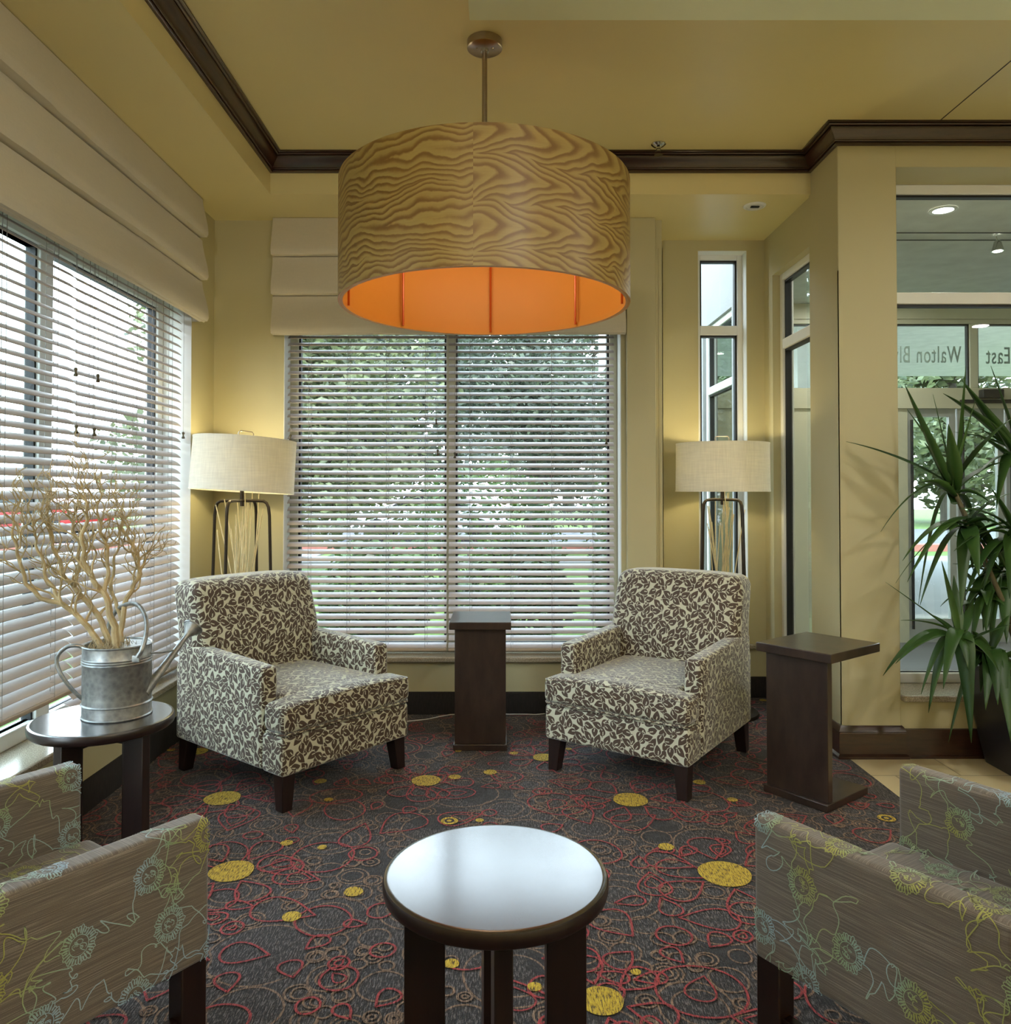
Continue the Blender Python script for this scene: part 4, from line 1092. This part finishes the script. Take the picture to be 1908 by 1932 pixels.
# ---------------------------------------------------------------- entrance vestibule
VF=6.70; VX=1.78
struct(MB().box(VX-.0,6.2,4.16,VF+.1,-.06,-.001).build('floor_vestibule',M['concrete']))
struct(MB().box(VX-.03,6.2,4.16,VF+.1,2.90,3.2).build('ceiling_vestibule',M['canopy']))
struct(wall_with_hole(MB(),'y',5.15,VF+.1,VX-.12,VX,-.1,4.3,[(5.62,6.42,.2,2.62)]).build('wall_vestibule',M['stucco']))
win('window_6','y',VX-.06,5.62,6.42,.2,2.62,trans=(2.1,),fw=.05)
struct(MB().box(6.0,6.2,4.2,VF+.1,0,3.2).build('wall_vestibule_right',M['stucco']))
struct(MB().box(VX,6.2,VF,VF+.1,2.77,3.2).build('wall_vestibule_front',M['cream']))
def vx(px): return (px-VPX)/F*VF
def vz(py): return EYE+(VPY-py)/F*VF
xm=vx(1843)
o=win('window_7','x',VF+.05,VX,6.0,vz(740),2.77,muls=(xm,xm+1.1),fw=.04,mw=.07,mat='cream')
b=MB(); b.box(VX,6.0,VF,VF+.1,vz(770),vz(738)); struct(b.build('trim_11',M['cream']))
o=thing('door_operator','black automatic door operator box above the entrance doors','door operator',(vx(1868),VF-.03,vz(752)))
MB().rbox(-.09,.09,-.04,.03,0,.075,.008,n=1).build('housing',M['opbox'],o); MB().box(-.25,.5,-.0,.03,-.04,-.01).build('track',M['opbox'],o)
zt_=vz(770)
for i,(a,c) in enumerate(((vx(1716),vx(1808)),(vx(1812),vx(1900)),(vx(1904),vx(2000)))):
    d=MB(); t=VF+.05; fw=.055
    d.box(a,a+fw,t-.02,t+.02,0,zt_); d.box(c-fw,c,t-.02,t+.02,0,zt_); d.box(a+fw,c-fw,t-.02,t+.02,0,.2); d.box(a+fw,c-fw,t-.02,t+.02,zt_-.07,zt_)
    o=struct(d.build('door_%d'%(i+1),M['doorline'])); MB().box(a+fw,c-fw,t-.003,t+.003,.2,zt_-.07).build('pane',M['glass'],o)
    MB().tube([(a+.02 if i!=1 else a+.02,t-.06,.12),(a+.02,t-.06,zt_-.1)],.012,8).build('door_bar',M['opbox'],o)
struct(MB().box(VX,vx(1716),VF+.02,VF+.08,0,zt_).build('trim_12',M['cream']))
# lettering on transom glass, read from outside
def letters(txt,xr,z,h,sx_,name):
    cu=bpy.data.curves.new('letters','FONT'); cu.body=txt; cu.size=1; cu.extrude=.004; cu.space_character=1.12
    o=bpy.data.objects.new('letters_tmp',cu); C.objects.link(o); bpy.context.view_layer.update()
    me=bpy.data.meshes.new_from_object(o); C.objects.unlink(o); bpy.data.objects.remove(o)
    k=h/.70
    for v in me.vertices: v.co=Vector((-v.co.x*k*sx_,-v.co.z,v.co.y*k))
    me.flip_normals(); me.materials.append(M['letter']); q=bpy.data.objects.new(name,me); C.objects.link(q); q.location=(xr,VF+.043,z); return q
lh=(684-652)/F*VF
tag(letters('East',vx(1916),vz(684),lh,.56,'window_lettering'),'grey word East reversed on the entrance transom glass','lettering','street name on the entrance glass')
tag(letters('Walton Blvd',vx(1822),vz(682),lh,.56,'window_lettering'),'grey words Walton Blvd reversed on the entrance transom glass','lettering','street name on the entrance glass')
# vestibule spots
for (px,py,lab) in ((1780,396,'bright round downlight in the entrance ceiling, nearest the column'),(1840,620,'small bright downlight deeper in the entrance ceiling')):
    if py<600: p=at_z(px,py,2.899)
    else: p=Vector((2.9,6.1,2.899))
    r=thing('recessed_downlight',lab,'downlight',p)
    MB().lathe([(.075,-.0005),(.073,-.006),(.055,-.006)],n=24,caps=False).build('trim_ring',M['white'],r)
    MB().lathe([(0,-.003),(.055,-.003)],n=24,caps=False).build('lens',M['bulbw'],r)
    ld=bpy.data.lights.new('entry','AREA'); ld.shape='DISK'; ld.size=.1; ld.energy=14; ld.color=(1,.95,.85); lo=bpy.data.objects.new('entry_lamp',ld); C.objects.link(lo); lo.location=p-Vector((0,0,.02))
p=at(1883,474,4.87)  # track lighting reflected in the glass, modelled as solid spotlight and cables
r=thing('reflected_spotlight','reflection of a small lit track spotlight, built as a solid fitting in the entrance','spotlight',p)
b=MB()
b.lathe([(.012,.07),(.02,.06),(.036,.0),(.030,.0)],n=20,caps=False); b.tube([(0,0,.065),(-.012,0,.10),(.012,0,.115),(0,0,.135)],.003,6); b.build('reflector',M['chrome'],r)
MB().lathe([(0,-.004),(.026,-.002),(.028,.004)],n=20,caps=False).build('bulb',M['bulbw'],r)
b=MB(); z=min(p.z+.118,2.893)
b.tube([(1.8,4.83,z),(5.9,4.83,z)],.003,6); b.tube([(1.8,4.97,z),(5.9,4.97,z)],.003,6)
tag(b.build('reflected_cable',M['opbox']),'reflected pair of thin track cables, built solid across the entrance ceiling','cable')

# ---------------------------------------------------------------- outdoors
GZ=-.15
b=MB(); b.box(-60,60,4.9,60,GZ-.3,GZ); b.box(-60,-1.94,-40,4.9,GZ-.3,GZ); struct(b.build('ground',M['grass']))
struct(MB().box(-60,60,19,29,GZ,GZ+.02).build('road',M['asphalt']))
struct(MB().box(-4,60,15.5,17,GZ,GZ+.03).box(2.2,9,6.9,15.6,GZ,GZ+.035).box(-50,-4,-20,18.5,GZ,GZ+.03).build('path',M['concrete']))
struct(MB().box(-60,60,18.6,19,GZ,GZ+.16).build('trim_13',M['brick']))
def leaves(b,c,R,n,sz,rnd,flat=1.0,shell=.55):
    for _ in range(n):
        while True:
            d=Vector((rnd.uniform(-1,1),rnd.uniform(-1,1),rnd.uniform(-1,1)))
            if shell<d.length<1: break
        k=1+.25*noise.noise(d*2.3+Vector(c))
        p=Vector((c[0]+d.x*R[0]*k,c[1]+d.y*R[1]*k,c[2]+d.z*R[2]*k)); s=sz*rnd.uniform(.6,1.4)
        a=Vector((rnd.uniform(-1,1),rnd.uniform(-1,1),rnd.uniform(-.5,.5)*flat)).normalized(); q=a.orthogonal().normalized()
        q=(Matrix.Rotation(rnd.uniform(-.7,.7),4,a)@q)
        b.add([p-a*s,p+q*s*.45,p+a*s,p-q*s*.45],[(0,1,2,3)])
def tree(label,x,y,h,crown,tr,mat,seed,n=5500,sz=.085,parts=6,low=.35):
    rnd=random.Random(seed); r=thing('tree',label,'tree',(x,y,GZ)); b=MB(); pts=[(0,0,-.02)]+[(rnd.uniform(-.15,.15),rnd.uniform(-.15,.15),h*t) for t in (.25,.5,.75,.95)]
    b.tube(pts,[tr*1.2,tr,tr*.8,tr*.5,tr*.15],10)
    cs=[]
    for k in range(parts):
        a=rnd.uniform(0,6.28); z=h*rnd.uniform(low,1.0); q=crown*rnd.uniform(.25,.65); cs.append((q*math.cos(a),q*math.sin(a),z))
        b.tube([(0,0,z*.7),(cs[-1][0]*.6,cs[-1][1]*.6,z*.9),cs[-1]],[tr*.4,tr*.25,tr*.08],6)
    b.build('trunk',M['trunk'],r)
    b=MB()
    for c in cs: leaves(b,c,(crown*.62,crown*.62,h*.17),n//parts,sz,rnd)
    b.build('foliage',mat,r); return r
tree('broad light green tree with a grey trunk outside the far window, left side',-3.5,12.5,5.0,2.3,.17,M['tree1'],1,26000,.075,16,.24)
tree('dense dark green tree outside the far window, behind the central pedestal table',0.7,17.9,6.4,2.6,.17,M['tree2'],2,26000,.075,16,.22)
tree('large green tree across the road, seen high in the far window',-6.0,33,10.5,6,.35,M['tree2'],3,20000,.24,14,.12)
tree('large dark green tree across the road, right half of the far window',4.5,52,17,8.5,.35,M['tree2'],13,20000,.24,14,.12)
tree('large pale green tree across the road, towards the entrance',19.5,34,11,5,.35,M['tree1'],4,20000,.24,14,.12)
tree('dense green tree across the road, straight out from the entrance',8.0,35,9,3.0,.35,M['tree1'],14,16000,.24,14,.12)
tree('green tree on the lawn seen through the entrance doors',9.2,21,9,2.6,.2,M['tree1'],5,9000,.15,8,.25)
tree('leafy tree seen through the narrow window',4.9,20.5,8,2.1,.2,M['tree1'],6,9000,.13,8,.2)
for i,(x,y,R,hh,lab) in enumerate([(-2.55,7.2,.60,.55,'trimmed green shrub outside the far window, leftmost of the front row'),(-1.15,7.3,.54,.5,'trimmed green shrub outside the far window, second from left in the front row'),(.15,7.2,.52,.55,'trimmed green shrub outside the far window, third from left in the front row'),(1.25,7.3,.40,.6,'trimmed green shrub outside the far window, rightmost of the front row'),(-.2,10.0,1.0,.95,'tall rounded bush behind the front row of shrubs, left of the two'),(2.1,10.4,1.0,1.0,'tall rounded bush behind the front row of shrubs, right of the two')]):
    rnd=random.Random(40+i); r=thing('shrub',lab,'shrub',(x,y,GZ),0,'shrubs under the far window')
    b=MB(); leaves(b,(0,0,hh*.9),(R,R*.7,hh),4200,.045,rnd,1,.72); b.build('foliage',M['hedge'],r)
    b=MB()
    for k in range(5): b.tube([(0,0,-.01),(rnd.uniform(-.3,.3)*R,rnd.uniform(-.3,.3)*R,hh*.9)],[.02,.008],6)
    b.build('stems',M['trunk'],r)
def car(label,x,y,rz,mat):
    r=thing('car',label,'car',(x,y,GZ+.02),rz)
    side=[(-2.2,.35),(-2.2,.75),(-1.9,.85),(-1.2,.9),(-.6,1.35),(.7,1.38),(1.35,.95),(2.1,.85),(2.25,.6),(2.2,.35)]
    T=Matrix(((1,0,0,0),(0,0,1,0),(0,1,0,0),(0,0,0,1)))
    b=MB(); b.prism(side,-.85,.85,T=T); b.build('body',mat,r,bevel=.05)
    g=[(-1.05,.93),(-.55,1.29),(.65,1.31),(1.15,.97)]
    b=MB(); b.prism(g,-.86,.86,T=T); b.build('windows',M['carglass'],r)
    for wx in (-1.4,1.4):
        for wy in (-.78,.78):
            b=MB(); b.lathe([(0,-.1),(.33,-.1),(.33,.1),(0,.1)],(0,0,0),24,T=Matrix.Translation((wx,wy,.33))@Matrix.Rotation(PI/2,4,'X')); b.build('wheel',M['tyre'],r)
car('white car parked on the road beyond the far window, left of the trunk',-7.2,22.0,0,M['carwhite'])
car('white car parked on the road seen low in the far window',-2.0,22.2,0,M['carwhite'])
car('red car parked across the road seen through the left blinds',-13.5,22.0,0,M['carred'])
r=thing('entrance_canopy','white drive-through canopy on square columns outside the entrance doors','canopy',(6.0,9.5,GZ))
MB().box(-4.2,4.5,-2.65,4.9,3.55,4.3).build('roof',M['canopy'],r)
for cx_,cy_ in ((-2.6,4.3),(-2.6,-.9),(3.9,4.3),(3.9,-.9)): MB().box(cx_-.22,cx_+.22,cy_-.22,cy_+.22,0,3.55).build('column',M['canopy'],r)
# pale neighbouring building beyond the left window
r=thing('neighbour_building','pale building with tall columns beyond the left window','building',(-15,6,GZ))
MB().box(-3,3,-9,6,0,4.6).build('wall',M['stucco'],r); MB().box(-3.4,3.9,-9.4,6.4,4.6,5.1).build('roof',M['stucco'],r)
for k in range(5): MB().lathe([(.28,0),(.28,.2),(.2,.25),(.2,4.4),(.28,4.6)],(3.6,-8+3.3*k,0),16).build('column',M['stucco'],r)
